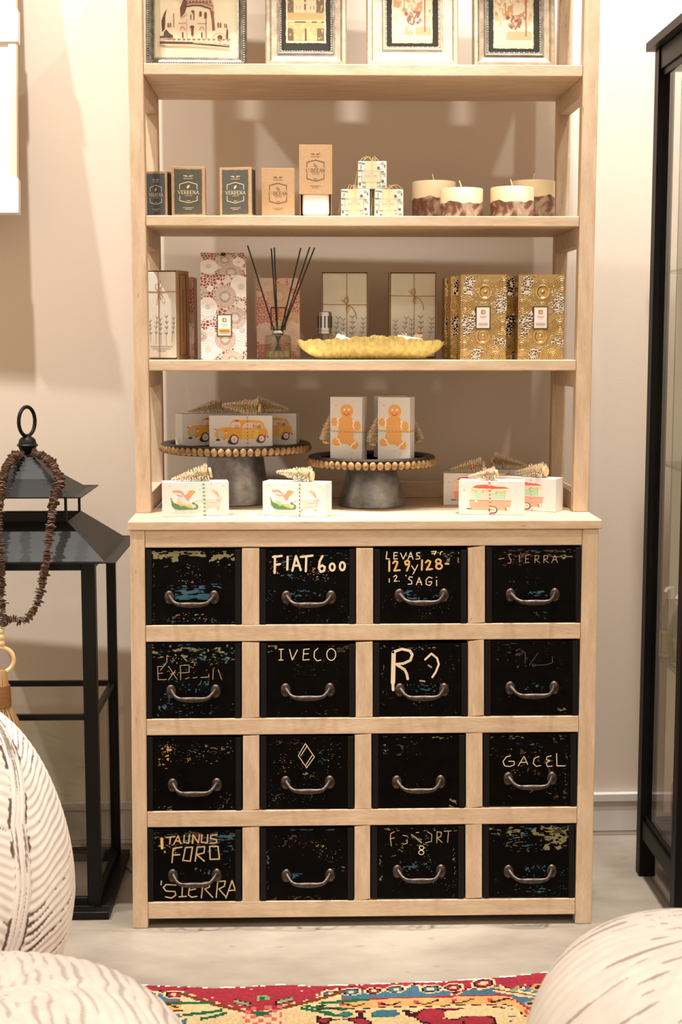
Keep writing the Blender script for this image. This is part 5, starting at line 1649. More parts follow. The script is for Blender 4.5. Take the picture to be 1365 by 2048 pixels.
def draw_sleigh(pr):
    G, GD = (78, 128, 84), (196, 168, 98)
    pr.fill([(380, 682), (400, 642), (460, 620), (520, 640), (560, 690), (620, 702), (618, 766), (540, 772), (460, 725), (400, 716)], (192, 202, 202))
    pr.fill([(380, 712), (450, 715), (480, 760), (540, 772), (620, 776), (655, 815), (600, 822), (500, 785), (440, 788)], (242, 184, 106))
    pr.fill([(565, 560), (580, 530), (610, 515), (650, 520), (690, 545), (665, 572), (640, 602), (600, 592)], (206, 158, 80))
    pr.fill([(320, 515), (440, 513), (492, 558), (522, 608), (560, 570), (636, 600), (602, 650), (592, 697), (545, 692), (508, 622), (470, 572), (430, 550), (316, 546)], (240, 142, 122))
    pr.fill([(358, 570), (420, 594), (490, 608), (482, 624), (410, 616)], (240, 150, 130))
    for (x, y) in ((350, 530), (390, 535), (430, 530), (545, 620), (575, 600), (600, 615), (560, 650), (580, 675), (480, 580)):
        pr.ell(x, y, 6, 6, (250, 214, 204), 6)
    pr.ell(682, 541, 8, 7, (60, 50, 46), 8); pr.ell(620, 535, 5, 6, (60, 50, 46), 8)
    pr.fill([(285, 665), (300, 690), (340, 735), (400, 755), (450, 790), (500, 780), (560, 810), (650, 838), (690, 820), (700, 785), (650, 762), (638, 740), (662, 728), (692, 755), (738, 790), (735, 840), (700, 862), (420, 866), (350, 848), (300, 790)], G)
    pr.stroke([(288, 660), (330, 735), (400, 760), (450, 797), (510, 787), (580, 822), (660, 842), (706, 818), (692, 772)], 9, GD)
    pr.ell(288, 660, 12, 12, G, 10); pr.ell(655, 748, 20, 20, G, 12)
    pr.stroke([(265, 925), (660, 925), (740, 905), (790, 862), (785, 822), (752, 816), (750, 836)], 5, (214, 176, 110))
    for x in (385, 510, 632):
        pr.stroke([(x, 868), (x - 20, 900), (x - 50, 920)], 5, (214, 176, 110)); pr.stroke([(x - 20, 900), (x + 20, 922)], 4, (214, 176, 110))
    pr.fill([(855, 782), (900, 747), (1010, 742), (1055, 700), (1060, 648), (1100, 632), (1155, 652), (1108, 670), (1100, 722), (1080, 790), (1106, 830), (1062, 884), (1050, 872), (1075, 826), (1040, 794), (900, 812), (860, 842), (822, 902), (808, 892), (850, 830)], (246, 198, 184))
    for st in ([(1075, 628), (1040, 560), (990, 500)], [(1060, 600), (1000, 545), (950, 520)], [(1078, 622), (1050, 530)], [(1070, 610), (1015, 530)]):
        pr.stroke(st, 9, (206, 158, 92))
    pr.stroke([(1050, 690), (1102, 690)], 12, (196, 206, 204)); pr.stroke([(815, 895), (850, 845)], 9, (224, 150, 90)); pr.stroke([(1056, 878), (1076, 850)], 8, (224, 150, 90))
    pr.stroke([(665, 728), (740, 700), (820, 690), (960, 698), (1110, 684)], 4, (150, 120, 100)); pr.stroke([(680, 720), (880, 722), (1000, 735), (1100, 716)], 4, (160, 130, 110))
    for (x, y, c) in ((265, 435, (214, 180, 96)), (520, 433, (226, 190, 110)), (960, 405, (214, 184, 100)), (1160, 440, (226, 196, 110)), (210, 490, (244, 196, 188)), (198, 715, (240, 200, 150)), (1210, 487, (244, 196, 188)), (1140, 884, (230, 200, 110)), (1185, 828, (244, 200, 192)), (768, 503, (226, 190, 96))):
        pr.star(x, y, 17, c)


def draw_camper(pr):
    pr.fill([(330, 335), (725, 340), (745, 400), (745, 474), (312, 474), (315, 390)], (248, 216, 202))
    pr.fill([(312, 474), (745, 475), (740, 530), (722, 580), (330, 578), (314, 520)], (244, 168, 142))
    pr.fill([(338, 333), (380, 308), (460, 300), (530, 303), (580, 318), (680, 322), (728, 340), (560, 346), (400, 342)], (228, 92, 72))
    pr.stroke([(311, 473), (746, 475)], 6, (226, 110, 88))
    pr.fill([(366, 400), (438, 400), (438, 458), (366, 458)], (172, 212, 186)); pr.fill([(545, 372), (690, 372), (690, 457), (545, 457)], (172, 212, 186))
    for st in ([(350, 576), (350, 400), (372, 385), (434, 385), (452, 400), (452, 576)], [(462, 405), (508, 405)], [(462, 425), (508, 425)], [(462, 445), (508, 445)]):
        pr.stroke(st, 3, (236, 176, 156))
    pr.stroke([(320, 340), (380, 368), (450, 372), (520, 345), (580, 372), (650, 376), (728, 344)], 3, (196, 150, 120))
    for i, (x, y) in enumerate(((342, 362), (376, 376), (415, 383), (453, 376), (487, 365), (535, 360), (562, 378), (597, 386), (637, 389), (675, 380), (710, 366))):
        c = ((248, 200, 84), (246, 190, 60), (252, 222, 150), (240, 170, 90))[i % 4]
        pr.fill([(x - 11, y - 13), (x + 11, y - 13), (x + 9, y + 13), (x - 9, y + 13)], c)
    pr.ell(382, 484, 15, 15, (248, 232, 222), 10)
    pr.ell(560, 580, 46, 40, (58, 56, 74)); pr.ell(560, 578, 34, 30, (246, 236, 230)); pr.ell(560, 578, 18, 17, (240, 194, 84))
    pr.fill([(275, 572), (292, 561), (335, 567), (333, 576)], (44, 72, 96)); pr.fill([(688, 552), (702, 552), (702, 583), (688, 583)], (130, 116, 118)); pr.fill([(704, 545), (728, 545), (722, 578), (704, 578)], (250, 226, 200))
    for (x, y, c) in ((230, 322, (246, 196, 190)), (256, 358, (226, 196, 120)), (795, 362, (246, 200, 194))):
        pr.star(x, y, 14, c)


def print_data(kind):
    if kind == 'taxi':
        mp = lambda x, y: ((x - 506) / 888 * BW, (765 - y) / 477 * BH); fn = draw_taxi
    elif kind == 'ginger':
        mp = lambda x, y: ((x - 921.5) / 407 * BH, (870 - y) / 775 * BW); fn = draw_ginger
    elif kind == 'sleigh':
        mp = lambda x, y: ((x - 700) / 1100 * BW, (980 - y) / 612 * BH); fn = draw_sleigh
    else:
        mp = lambda x, y: ((x - 543) / 686 * BW, (632 - y) / 374 * BH); fn = draw_camper
    pr = Print(mp, -.0002, .000025)
    fn(pr)
    o = pr.build('tmp', M_PRINT); me = o.data; me.name = kind + '_print'; bpy.data.objects.remove(o)
    return me


def box_data(w_, h_, d_, name):
    mb = MB(); mb.box(-w_ / 2, w_ / 2, 0, d_, 0, h_)
    o = mb.build('tmp', M_WHITEBOX, bevel=.0005, seg=1); me = o.data; me.name = name; bpy.data.objects.remove(o)
    return me


PRINTS = {k: print_data(k) for k in ('taxi', 'ginger', 'sleigh', 'camper')}
BOX_L, BOX_S = box_data(BW, BH, BD, 'lying_box'), box_data(BH, BW, BD, 'upright_box')
TWCOL = {'taxi': ((186, 62, 44), (238, 224, 208)), 'sleigh': ((70, 150, 108), (236, 232, 214)), 'camper': ((226, 96, 84), (246, 224, 214)), 'ginger': ((206, 162, 88), (226, 196, 140))}


def twine(path, cols, r=.0008, step=.0042):
    pts, P = [], [Vector(p) for p in path]
    for i in range(len(P) - 1):
        L = (P[i + 1] - P[i]).length
        k = max(1, int(L / step))
        pts += [P[i].lerp(P[i + 1], j / k) for j in range(k)]
    pts.append(P[-1])
    return pts, [srgb(cols[i % 2]) for i in range(len(pts) - 1)]


def gift_box(kind, label, loc, rot_deg, tip=None, foot=None, tw_u=(.1,), group=None, slant=0.0):
    root = thing('gift_box', label, 'gift box', loc, (0, 0, math.radians(rot_deg)), group or 'illustrated white gift boxes with brush trees')
    up = kind == 'ginger'
    w_, h_ = (BH, BW) if up else (BW, BH)
    link('carton', BOX_S if up else BOX_L, root)
    link('front_picture', PRINTS[kind], root)
    mb = MB()
    cols = TWCOL[kind]
    e_ = .0011
    for i, u in enumerate(tw_u):
        if not up:
            x = u * w_
            x2 = x + slant
            path = [(x2, -e_, .0006), (x, -e_, h_ + e_), (x, BD * .5, h_ + e_), (x, BD + e_, h_ + e_), (x, BD + e_, .0006)]
        else:
            z = u * h_
            path = [(-w_ / 2 - e_, BD * .5, z), (-w_ / 2 - e_, -e_, z), (w_ / 2 + e_, -e_, z - .002), (w_ / 2 + e_, BD + e_, z - .001), (-w_ / 2 - e_, BD + e_, z), (-w_ / 2 - e_, BD * .5, z)]
        pts, cl = twine(path, cols)
        mb.tube(pts, .0008, 5, col=cl)
    if tip:
        p0, p1 = Vector(tip), Vector(foot)
        ax = (p1 - p0).normalized()
        q = ax.to_track_quat('X', 'Z')
        sc = (p1 - p0).length / .090
        tr = link('brush_tree', TREE, root, p0); tr.rotation_euler = q.to_euler(); tr.scale = (sc, sc, sc)
        link('tree_foot', TREE_FOOT, tr)
        # the string round the tree with a loose knot
        c = p0.lerp(p1, .66)
        side = ax.cross(Vector((0, 1, 0))).normalized()
        oth = ax.cross(side)
        R_ = .0125 * sc
        ring = [c + side * math.cos(a * math.pi / 6) * R_ * 1.15 + oth * math.sin(a * math.pi / 6) * R_ * 1.15 for a in range(13)]
        pts, cl = twine(ring, cols, step=.003); mb.tube(pts, .0008, 5, col=cl)
        k = c + Vector((0, -R_, R_ * .5))
        for dv in ((-.010, -.003, .010), (-.004, -.004, .013), (.008, -.003, .006)):
            pts, cl = twine([k, k + Vector(dv) * .6 + Vector((0, -.002, .002)), k + Vector(dv)], cols, step=.003); mb.tube(pts, .0007, 5, col=cl)
    mb.build('striped_string', M_TWINE, root)
    return root


def off(px0, px1, py, y):
    """centre x of a box whose front spans px0..px1 at depth y"""
    return (PY(px0, py, y).x + PY(px1, py, y).x) / 2


zt1, zt2, zc = ST1_TOP + .0006, ST2_TOP + .0006, H_TOP + .0006
# taxis on the left stand
gift_box('taxi', 'white gift box with yellow taxi, front one on the left stand', (off(418, 546, 890, .262), .262, zt1), -1, (-.048, .022, BH + .024), (.046, .020, BH + .0155), (.108,), 'yellow taxi boxes')
c = PY(365, 890, .325); a = math.radians(24)
gift_box('taxi', 'white gift box with yellow taxi, behind on the left, turned aside', (c.x + .075 * math.cos(a), .325 + .075 * math.sin(a), zt1), 24, (-.052, .024, BH + .005), (.034, .010, BH + .019), (.09,), 'yellow taxi boxes')
c = PY(590, 890, .356); a = math.radians(-10)
gift_box('taxi', 'white gift box with yellow taxi, behind on the right, tail only showing', (c.x - .071 * math.cos(a), .350 - .071 * math.sin(a) + .004, zt1), -10, (.054, .022, BH + .008), (-.034, .020, BH + .022), (-.01,), 'yellow taxi boxes')
# gingerbread figures on the right stand
gift_box('ginger', 'upright gift box with gingerbread figure, right front on the small stand', (off(755, 821, 915, .212), .212, zt2), -17, (-.036, .012, .118), (-.054, .016, .036), (.475, .468), 'gingerbread boxes')
gift_box('ginger', 'upright gift box with gingerbread figure, left on the small stand', (off(661, 724, 910, .232), .232, zt2), -16, (-.036, .012, .120), (-.052, .016, .040), (.465, .458), 'gingerbread boxes')
gift_box('ginger', 'upright gift box with gingerbread figure, hidden behind the other two', (off(748, 812, 905, .322), .322, zt2), -8, (.046, .018, .112), (.066, .016, .036), (.47,), 'gingerbread boxes')
# sleighs on the front ledge
gift_box('sleigh', 'white gift box with green sleigh and reindeer, at the left end', (off(328, 456.5, 1034, .085), .087, zc), 7, (-.055, .022, BH + .004), (.036, .020, BH + .020), (.105, .125), 'green sleigh boxes', slant=.003)
gift_box('sleigh', 'white gift box with green sleigh and reindeer, between the cake stands', (off(526, 651, 1034, .074), .078, zc), -17, (-.050, .024, BH + .021), (.038, .022, BH + .0125), (.085, .092), 'green sleigh boxes')
# campers on the right
gift_box('camper', 'white gift box with pink camper, foremost of the four', (off(918, 1049, 1030, .094), .096, zc), -10, (-.056, .022, BH + .007), (.012, .016, BH + .0165), (-.045, -.03), 'pink camper boxes', slant=.004)
c = PY(1111.5, 1024, .140); a = math.radians(-30)
gift_box('camper', 'white gift box with pink camper, at the right by the post', (c.x - .075 * math.cos(a), .140 - .075 * math.sin(a), zc), -30, (-.04, .030, BH + .008), (.046, .012, BH + .0165), (.09,), 'pink camper boxes', slant=.004)
gift_box('camper', 'white gift box with pink camper, behind on the left', (PY(887, 1005, .285).x + .0765, .290, zc), -4, (-.06, .024, BH + .006), (.024, .020, BH + .0185), (-.02,), 'pink camper boxes')
gift_box('camper', 'white gift box with pink camper, furthest back, only its top showing', (.900, .385, zc), -6, (.045, .024, BH + .008), (-.046, .022, BH + .022), (.0,), 'pink camper boxes')

# =================================================================== BLACK LANTERN
LX, LY = -.268, .265
lan = thing('floor_lantern', 'tall black metal lantern with pagoda roof left of the chest', 'lantern', (0, 0, 0))
B2 = .2005
mb = MB()
for (x0, x1, y0, y1) in ((LX - B2, LX + B2, LY - B2 - .012, LY - B2 + .026), (LX - B2, LX + B2, LY + B2 - .026, LY + B2 + .012), (LX - B2, LX - B2 + .038, LY - B2 + .026, LY + B2 - .026), (LX + B2 - .038, LX + B2, LY - B2 + .026, LY + B2 - .026)):
    mb.box(x0, x1, y0, y1, .0, .019)
mb.build('base', M_BLACKMETAL, lan, bevel=.0015, seg=1)
fo = .178   # outer half width of the cage
PWD = .031
ZR = .835
for sx in (-1, 1):
    for sy in (-1, 1):
        x0, x1 = sorted((LX + sx * fo, LX + sx * (fo - PWD)))
        wy = PWD if sy < 0 else .02
        y0, y1 = sorted((LY + sy * fo, LY + sy * (fo - wy)))
        if sy > 0:
            x0, x1 = sorted((LX + sx * (fo + .004), LX + sx * (fo - .019)))
        mb = MB(); mb.box(x0, x1, y0, y1, .0195, ZR); mb.build('post', M_BLACKMETAL, lan, bevel=.0015, seg=1)
for z0, z1 in ((.0195, .040), (.465, .4785), (ZR - .02, ZR - .0003)):
    for sy in (-1, 1):
        y0, y1 = sorted((LY + sy * (fo - .002), LY + sy * (fo - .016)))
        e_ = PWD if sy < 0 else .0192
        mb = MB(); mb.box(LX - fo + e_, LX + fo - e_, y0, y1, z0, z1); mb.build('rail', M_BLACKMETAL, lan, bevel=.001, seg=1)
    for sx in (-1, 1):
        x0, x1 = sorted((LX + sx * (fo - .003), LX + sx * (fo - .016)))
        mb = MB(); mb.box(x0, x1, LY - fo + PWD, LY + fo - .02, z0, z1); mb.build('rail', M_BLACKMETAL, lan, bevel=.001, seg=1)
for sy in (-1, 1):
    yy = LY + sy * (fo - .009)
    mb = MB(); mb.box(LX - fo + PWD, LX + fo - PWD, yy - .001, yy + .001, .040, .465); mb.build('glass_pane', M_GLASS, lan)
for sx in (-1, 1):
    xx = LX + sx * (fo - .010)
    mb = MB(); mb.box(xx - .001, xx + .001, LY - fo + PWD, LY + fo - .02, .040, .465); mb.build('glass_pane', M_GLASS, lan)


def hip_roof(name, rings, thick=.0025):
    """rings: (half width, z) from eave to top; open shell with thickness"""
    mb = MB()
    for dz, flip in ((0, False), (-thick, True)):
        for i in range(len(rings) - 1):
            (w0, z0), (w1, z1) = rings[i], rings[i + 1]
            A_ = [(LX - w0, LY - w0, z0 + dz), (LX + w0, LY - w0, z0 + dz), (LX + w0, LY + w0, z0 + dz), (LX - w0, LY + w0, z0 + dz)]
            B_ = [(LX - w1, LY - w1, z1 + dz), (LX + w1, LY - w1, z1 + dz), (LX + w1, LY + w1, z1 + dz), (LX - w1, LY + w1, z1 + dz)]
            for k in range(4):
                mb.poly([A_[k], A_[(k + 1) % 4], B_[(k + 1) % 4], B_[k]])
    for (w0, z0) in (rings[0], rings[-1]):
        A_ = [(LX - w0, LY - w0, z0), (LX + w0, LY - w0, z0), (LX + w0, LY + w0, z0), (LX - w0, LY + w0, z0)]
        for k in range(4):
            p, q = A_[k], A_[(k + 1) % 4]
            mb.poly([p, q, (q[0], q[1], q[2] - thick), (p[0], p[1], p[2] - thick)])
    return mb.build(name, M_BLACKMETAL, lan)


hip_roof('lower_roof', [(.232, .8415), (.205, .8400), (.108, .9195)])
hip_roof('upper_roof', [(.146, .9800), (.122, .9770), (.070, 1.0150), (.018, 1.062)])
for sx in (-1, 1):
    for sy in (-1, 1):
        mb = MB(); mb.box(LX + sx * .104 - .003, LX + sx * .104 + .003, LY + sy * .104 - .003, LY + sy * .104 + .003, .919, .9885)
        mb.build('roof_support', M_BLACKMETAL, lan)
mb = MB(); mb.lathe([(.020, 1.0600), (.0165, 1.066), (.012, 1.070), (.0185, 1.077), (.0218, 1.0865), (.0245, 1.0875), (.0252, 1.0895), (.0240, 1.0915), (.0218, 1.0925), (.019, 1.103), (.012, 1.109), (.006, 1.1115), (.0005, 1.112)], 32, (LX, LY, 0))
mb.build('finial', M_BLACKMETAL, lan, smooth=True)
mb = MB()
ring = []
for i in range(33):
    a = 2 * math.pi * i / 32
    ring.append((LX + .0135 * math.sin(a) , LY + .030 * math.sin(a), 1.1455 - .0345 * math.cos(a)))
mb.tube(ring, .0045, 10, cap=False); mb.build('carrying_ring', M_BLACKMETAL, lan, smooth=True)

# ---- wood-chip garland hung over the lantern
gar = thing('bead_garland', 'garland of brown wood chips with ring and tassel hung over the lantern', 'garland')
M_CHIP = simple('varnished_wood_chip', srgb((92, 66, 46)), .34, noise=.55, nscale=60, bump=.4, bscale=200)
CHIPM = []
for sd in range(5):
    rs = random.Random(sd + 40)
    mb = MB(); nn = 9
    top, bot = [], []
    for k in range(nn):
        a = 2 * math.pi * k / nn
        rr_ = rs.uniform(.55, 1.25)
        top.append((rr_ * math.cos(a), rr_ * .7 * math.sin(a), rs.uniform(.10, .20))); bot.append((rr_ * .95 * math.cos(a), rr_ * .66 * math.sin(a), -rs.uniform(.05, .15)))
    for k in range(nn):
        mb.poly([bot[k], bot[(k + 1) % nn], top[(k + 1) % nn], top[k]])
        mb.poly([top[k], top[(k + 1) % nn], (0, 0, .24)]); mb.poly([bot[(k + 1) % nn], bot[k], (0, 0, -.18)])
    o = mb.build('tmp', M_CHIP); me = o.data; me.name = 'wood_chip'; bpy.data.objects.remove(o); CHIPM.append(me)
right = [(69, 908, .245), (82, 910, .225), (95, 918, .20), (106, 930, .165), (114, 945, .14), (120, 962, .115), (118, 975, .098), (110, 990, .075), (106, 1005, .05), (104, 1030, .03), (101, 1055, .015), (97, 1085, .012), (94, 1110, .008), (92, 1125, .012), (88, 1145, .025), (84, 1170, .028), (79, 1195, .03), (70, 1217, .03), (57, 1236, .03), (44, 1243, .03), (28, 1237, .03), (14, 1240, .03), (6, 1250, .03)]
left = [(43, 908, .245), (30, 912, .22), (18, 925, .19), (10, 940, .155), (5, 958, .12), (2, 985, .09), (-2, 1005, .05), (-3, 1030, .03), (-3, 1060, .015), (-1, 1090, .012), (0, 1120, .01), (2, 1150, .025), (3, 1190, .03), (4, 1225, .03), (5, 1250, .03)]
rs = random.Random(77)
for path in (right, left):
    P = [PY(*p) for p in path]
    acc = 0.0
    for i in range(len(P) - 1):
        seg = P[i + 1] - P[i]
        L = seg.length
        t = seg.normalized()
        while acc < L:
            p = P[i] + t * acc
            q = t.to_track_quat('Z', 'Y')
            o = link('wood_chip', CHIPM[rs.randrange(5)], gar, p)
            rot = q.to_matrix() @ Matrix.Rotation(rs.uniform(0, 6.28), 3, 'Z') @ Matrix.Rotation(rs.uniform(-.28, .28), 3, 'X')
            o.rotation_euler = rot.to_euler()
            s = rs.uniform(.0098, .0155)
            o.scale = (s, s, s * .75)
            acc += rs.uniform(.0038, .0052)
        acc -= L
# pale beads, ring, tassel
M_IVORY = simple('ivory_bead', srgb((226, 196, 146)), .35)
for (px, py, r_) in ((3, 1262, .0075), (4, 1274, .0085), (4, 1286, .008)):
    p = PY(px, py, .028)
    mb = MB(); mb.lathe([(.0005, -r_), (r_ * .7, -r_ * .7), (r_, 0), (r_ * .7, r_ * .7), (.0005, r_)], 14, p); mb.build('pale_bead', M_IVORY, gar, smooth=True, angle=80)
mb = MB()
cR = PY(1, 1320, .028)
mb.tube([cR + Vector((.029 * math.sin(2 * math.pi * i / 32), .004 * math.sin(2 * math.pi * i / 32), .029 * math.cos(2 * math.pi * i / 32))) for i in range(33)], .0052, 10, cap=False)
mb.build('bone_ring', M_IVORY, gar, smooth=True)
M_TASSEL = colattr('raw_fibre', .85)
COLMATS.add('raw_fibre')
mb = MB()
a0 = PY(3, 1340, .026); a1 = PY(3, 1372, .026); a2 = PY(6, 1412, .026)
for i in range(240):
    an = rs.uniform(0, 6.28); rr_ = math.sqrt(rs.random())
    d = Vector((math.cos(an) * rr_, math.sin(an) * rr_ * .8, 0))
    f = rs.uniform(.7, 1.1)
    col = tuple(q * f for q in srgb((190, 152, 104)))
    ln = rs.uniform(.09, .125)
    mb.tube([a0 + d * .010, a1 + d * .017, a2 + d * .0165, a2 + d * .030 + Vector((.004, 0, -ln * .3)), a2 + d * .040 + Vector((.007, 0, -ln * .65)), a2 + d * .036 + Vector((.008, 0, -ln))], .0009, 4, col=col)
o = mb.build('tassel_fibres', M_TASSEL, gar); o['kind'] = 'stuff'
mb = MB(); mb.tube([a1 + Vector((0, 0, .002)), a1.lerp(a2, .5), a2], [.0195, .0198, .0192], 18); mb.build('tassel_binding', simple('waxed_cord', srgb((132, 86, 44)), .6, bump=.6, bscale=300, stretch=(.1, .1, 3)), gar, smooth=True)

# =================================================================== WHITE FRAME ON THE LEFT WALL
M_WHITEFR = simple('white_canvas', (0.80, 0.79, 0.77), .55)
M_PALEWD = simple('bare_pine', srgb((238, 214, 176)), .6, noise=.08, nscale=30, stretch=(4, 4, .5))
zb_, zt_ = 1.650, 2.42
yb_, yt_ = .437, .525
pbr = PY(34, 424, yb_)
fr = thing('leaning_panel', 'large white panel with pine edge on the left wall', 'panel', (pbr.x, yb_, pbr.z), (-math.atan2(yt_ - yb_, zt_ - zb_), 0, 0))
hh = math.hypot(yt_ - yb_, zt_ - zb_)
mb = MB(); mb.box(-.60, -.020, .004, .016, .0, hh); mb.build('canvas', M_WHITEFR, fr)
for (x0, x1, z0, z1) in ((-.0205, 0, .0, hh), (-.62, -.6, 0, hh)):
    mb = MB(); mb.box(x0, x1, 0, .022, z0, z1); mb.build('edge_strip', M_PALEWD, fr, bevel=.001, seg=1)
for (z0, z1) in ((-.003, .082), (hh - .36, hh - .28)):
    mb = MB(); mb.box(-.16, .0045, -.003, .026, z0, z1); mb.build('corner_guard', M_WHITEFR, fr, bevel=.001, seg=1)

# =================================================================== GLASS CABINET ON THE RIGHT
cab = thing('glass_cabinet', 'tall black framed glass display cabinet at the right edge', 'cabinet')
X0, X1, Y0, Y1, ZT = 1.227, 2.03, -.048, .336, 2.020
pw = .040
for (x, y) in ((X0, Y0), (X0, Y1 - pw), (X1 - pw, Y0), (X1 - pw, Y1 - pw)):
    mb = MB(); mb.box(x, x + pw, y, y + pw, 0, ZT); mb.build('post', M_BLACKWOOD, cab, bevel=.0015, seg=1)
for z0, z1 in ((.100, .145), (ZT - .05, ZT)):
    for x in (X0 + .004, X1 - .028):
        mb = MB(); mb.box(x, x + .024, Y0 + pw, Y1 - pw, z0, z1 - .0003); mb.build('rail', M_BLACKWOOD, cab, bevel=.0015, seg=1)
    for y in (Y0 + .004, Y1 - .028):
        mb = MB(); mb.box(X0 + pw, X1 - pw, y, y + .024, z0, z1 - .0003); mb.build('rail', M_BLACKWOOD, cab, bevel=.0015, seg=1)
for z0, z1 in ((.1453, .158), (ZT - .0655, ZT - .0503)):
    mb = MB(); mb.box(X0 + .010, X0 + .022, Y0 + pw, Y1 - pw, z0, z1); mb.build('glazing_bead', M_BLACKWOOD, cab)
mb = MB()
for (x0, x1, y0, y1) in ((X0 - .018, X1 + .018, Y0 - .018, Y0 + .034), (X0 - .018, X1 + .018, Y1 - .034, Y1 + .018), (X0 - .018, X0 + .034, Y0 + .034, Y1 - .034), (X1 - .034, X1 + .018, Y0 + .034, Y1 - .034)):
    mb.box(x0, x1, y0, y1, ZT + .0003, ZT + .020)
mb.build('cornice', M_BLACKWOOD, cab)
mb = MB(); mb.box(X0 + .034, X1 - .034, Y0 + .034, Y1 - .034, ZT + .008, ZT + .012); mb.build('top_glass', M_GLASS, cab)
mb = MB(); mb.box(X0 + pw, X1 - pw, Y0 + .03, Y1 - .03, .128, .140); mb.build('floor_board', M_BLACKWOOD, cab)
for (x0, x1, y0, y1) in ((X0 + .014, X0 + .018, Y0 + pw, Y1 - pw), (X1 - .018, X1 - .014, Y0 + pw, Y1 - pw)):
    mb = MB(); mb.box(x0, x1, y0, y1, .1585, ZT - .066); mb.build('side_glass', M_GLASS, cab)
mb = MB(); mb.box(X0 + pw, X1 - pw, Y0 + .014, Y0 + .018, .146, ZT - .0505); mb.build('door_glass', M_GLASS, cab)
M_BACK = simple('pale_back_board', (0.70, 0.64, 0.55), .6)
mb = MB(); mb.box(X0 + .062, X1 - .062, Y1 - .020, Y1 - .010, .160, ZT - .062); mb.build('back_panel', M_BACK, cab)
M_GSHELF = glass_sheet('green_edge_glass', tint=(.86, .9, .86))
for z in (1.500, 1.044, .570):
    mb = MB(); mb.box(X0 + .024, X1 - .024, Y0 + .022, Y1 - .024, z - .006, z); mb.build('glass_shelf', M_GSHELF, cab)


def dispenser(label, x, y, z, s, tint=M_BOTTLE, pump=True):
    root = thing('glass_bottle', label, 'bottle', (x, y, z), (0, 0, .4), 'glass bottles in the cabinet')
    mb = MB(); mb.lathe([(.024 * s, 0), (.027 * s, .003), (.027 * s, .095 * s), (.020 * s, .115 * s), (.012 * s, .128 * s), (.011 * s, .138 * s), (.0005, .138 * s)], 10)
    mb.build('bottle', tint, root)
    mb = MB(); mb.lathe([(.0225 * s, .004), (.0245 * s, .005), (.0245 * s, .06 * s), (.0005, .06 * s)], 10); mb.build('liquid', M_LIQ if pump else tint, root)
    if pump:
        mb = MB(); mb.tube([(0, 0, .138 * s), (0, 0, .165 * s)], .0075 * s, 10); mb.tube([(0, 0, .160 * s), (-.016 * s, -.006, .163 * s), (-.022 * s, -.008, .155 * s)], .004 * s, 8); mb.tube([(.0, .0, .138 * s), (.004, .0, .02)], .0015, 6)
        mb.build('pump', simple('clear_plastic', (0.72, 0.70, 0.66), .3), root, smooth=True)
    return root


dispenser('clear glass pump bottle on the cabinet shelf, further back', 1.277, .250, .5706, 1.05)
dispenser('clear glass pump bottle on the cabinet shelf, nearer the door', 1.279, .150, .5706, 1.05)
dispenser('pinkish glass bottle on the cabinet floor', 1.318, .235, .1406, 1.15, glass_sheet('pink_glass', tint=(.88, .72, .74)), False)

# =================================================================== CARVED WHITE LEAF PIECES (foreground)
M_CARVE = colattr('whitewashed_carved_wood', .6, bump=.25, bscale=160)
WHITEC, WORN = np.array(srgb((240, 233, 228))), np.array(srgb((104, 82, 72)))


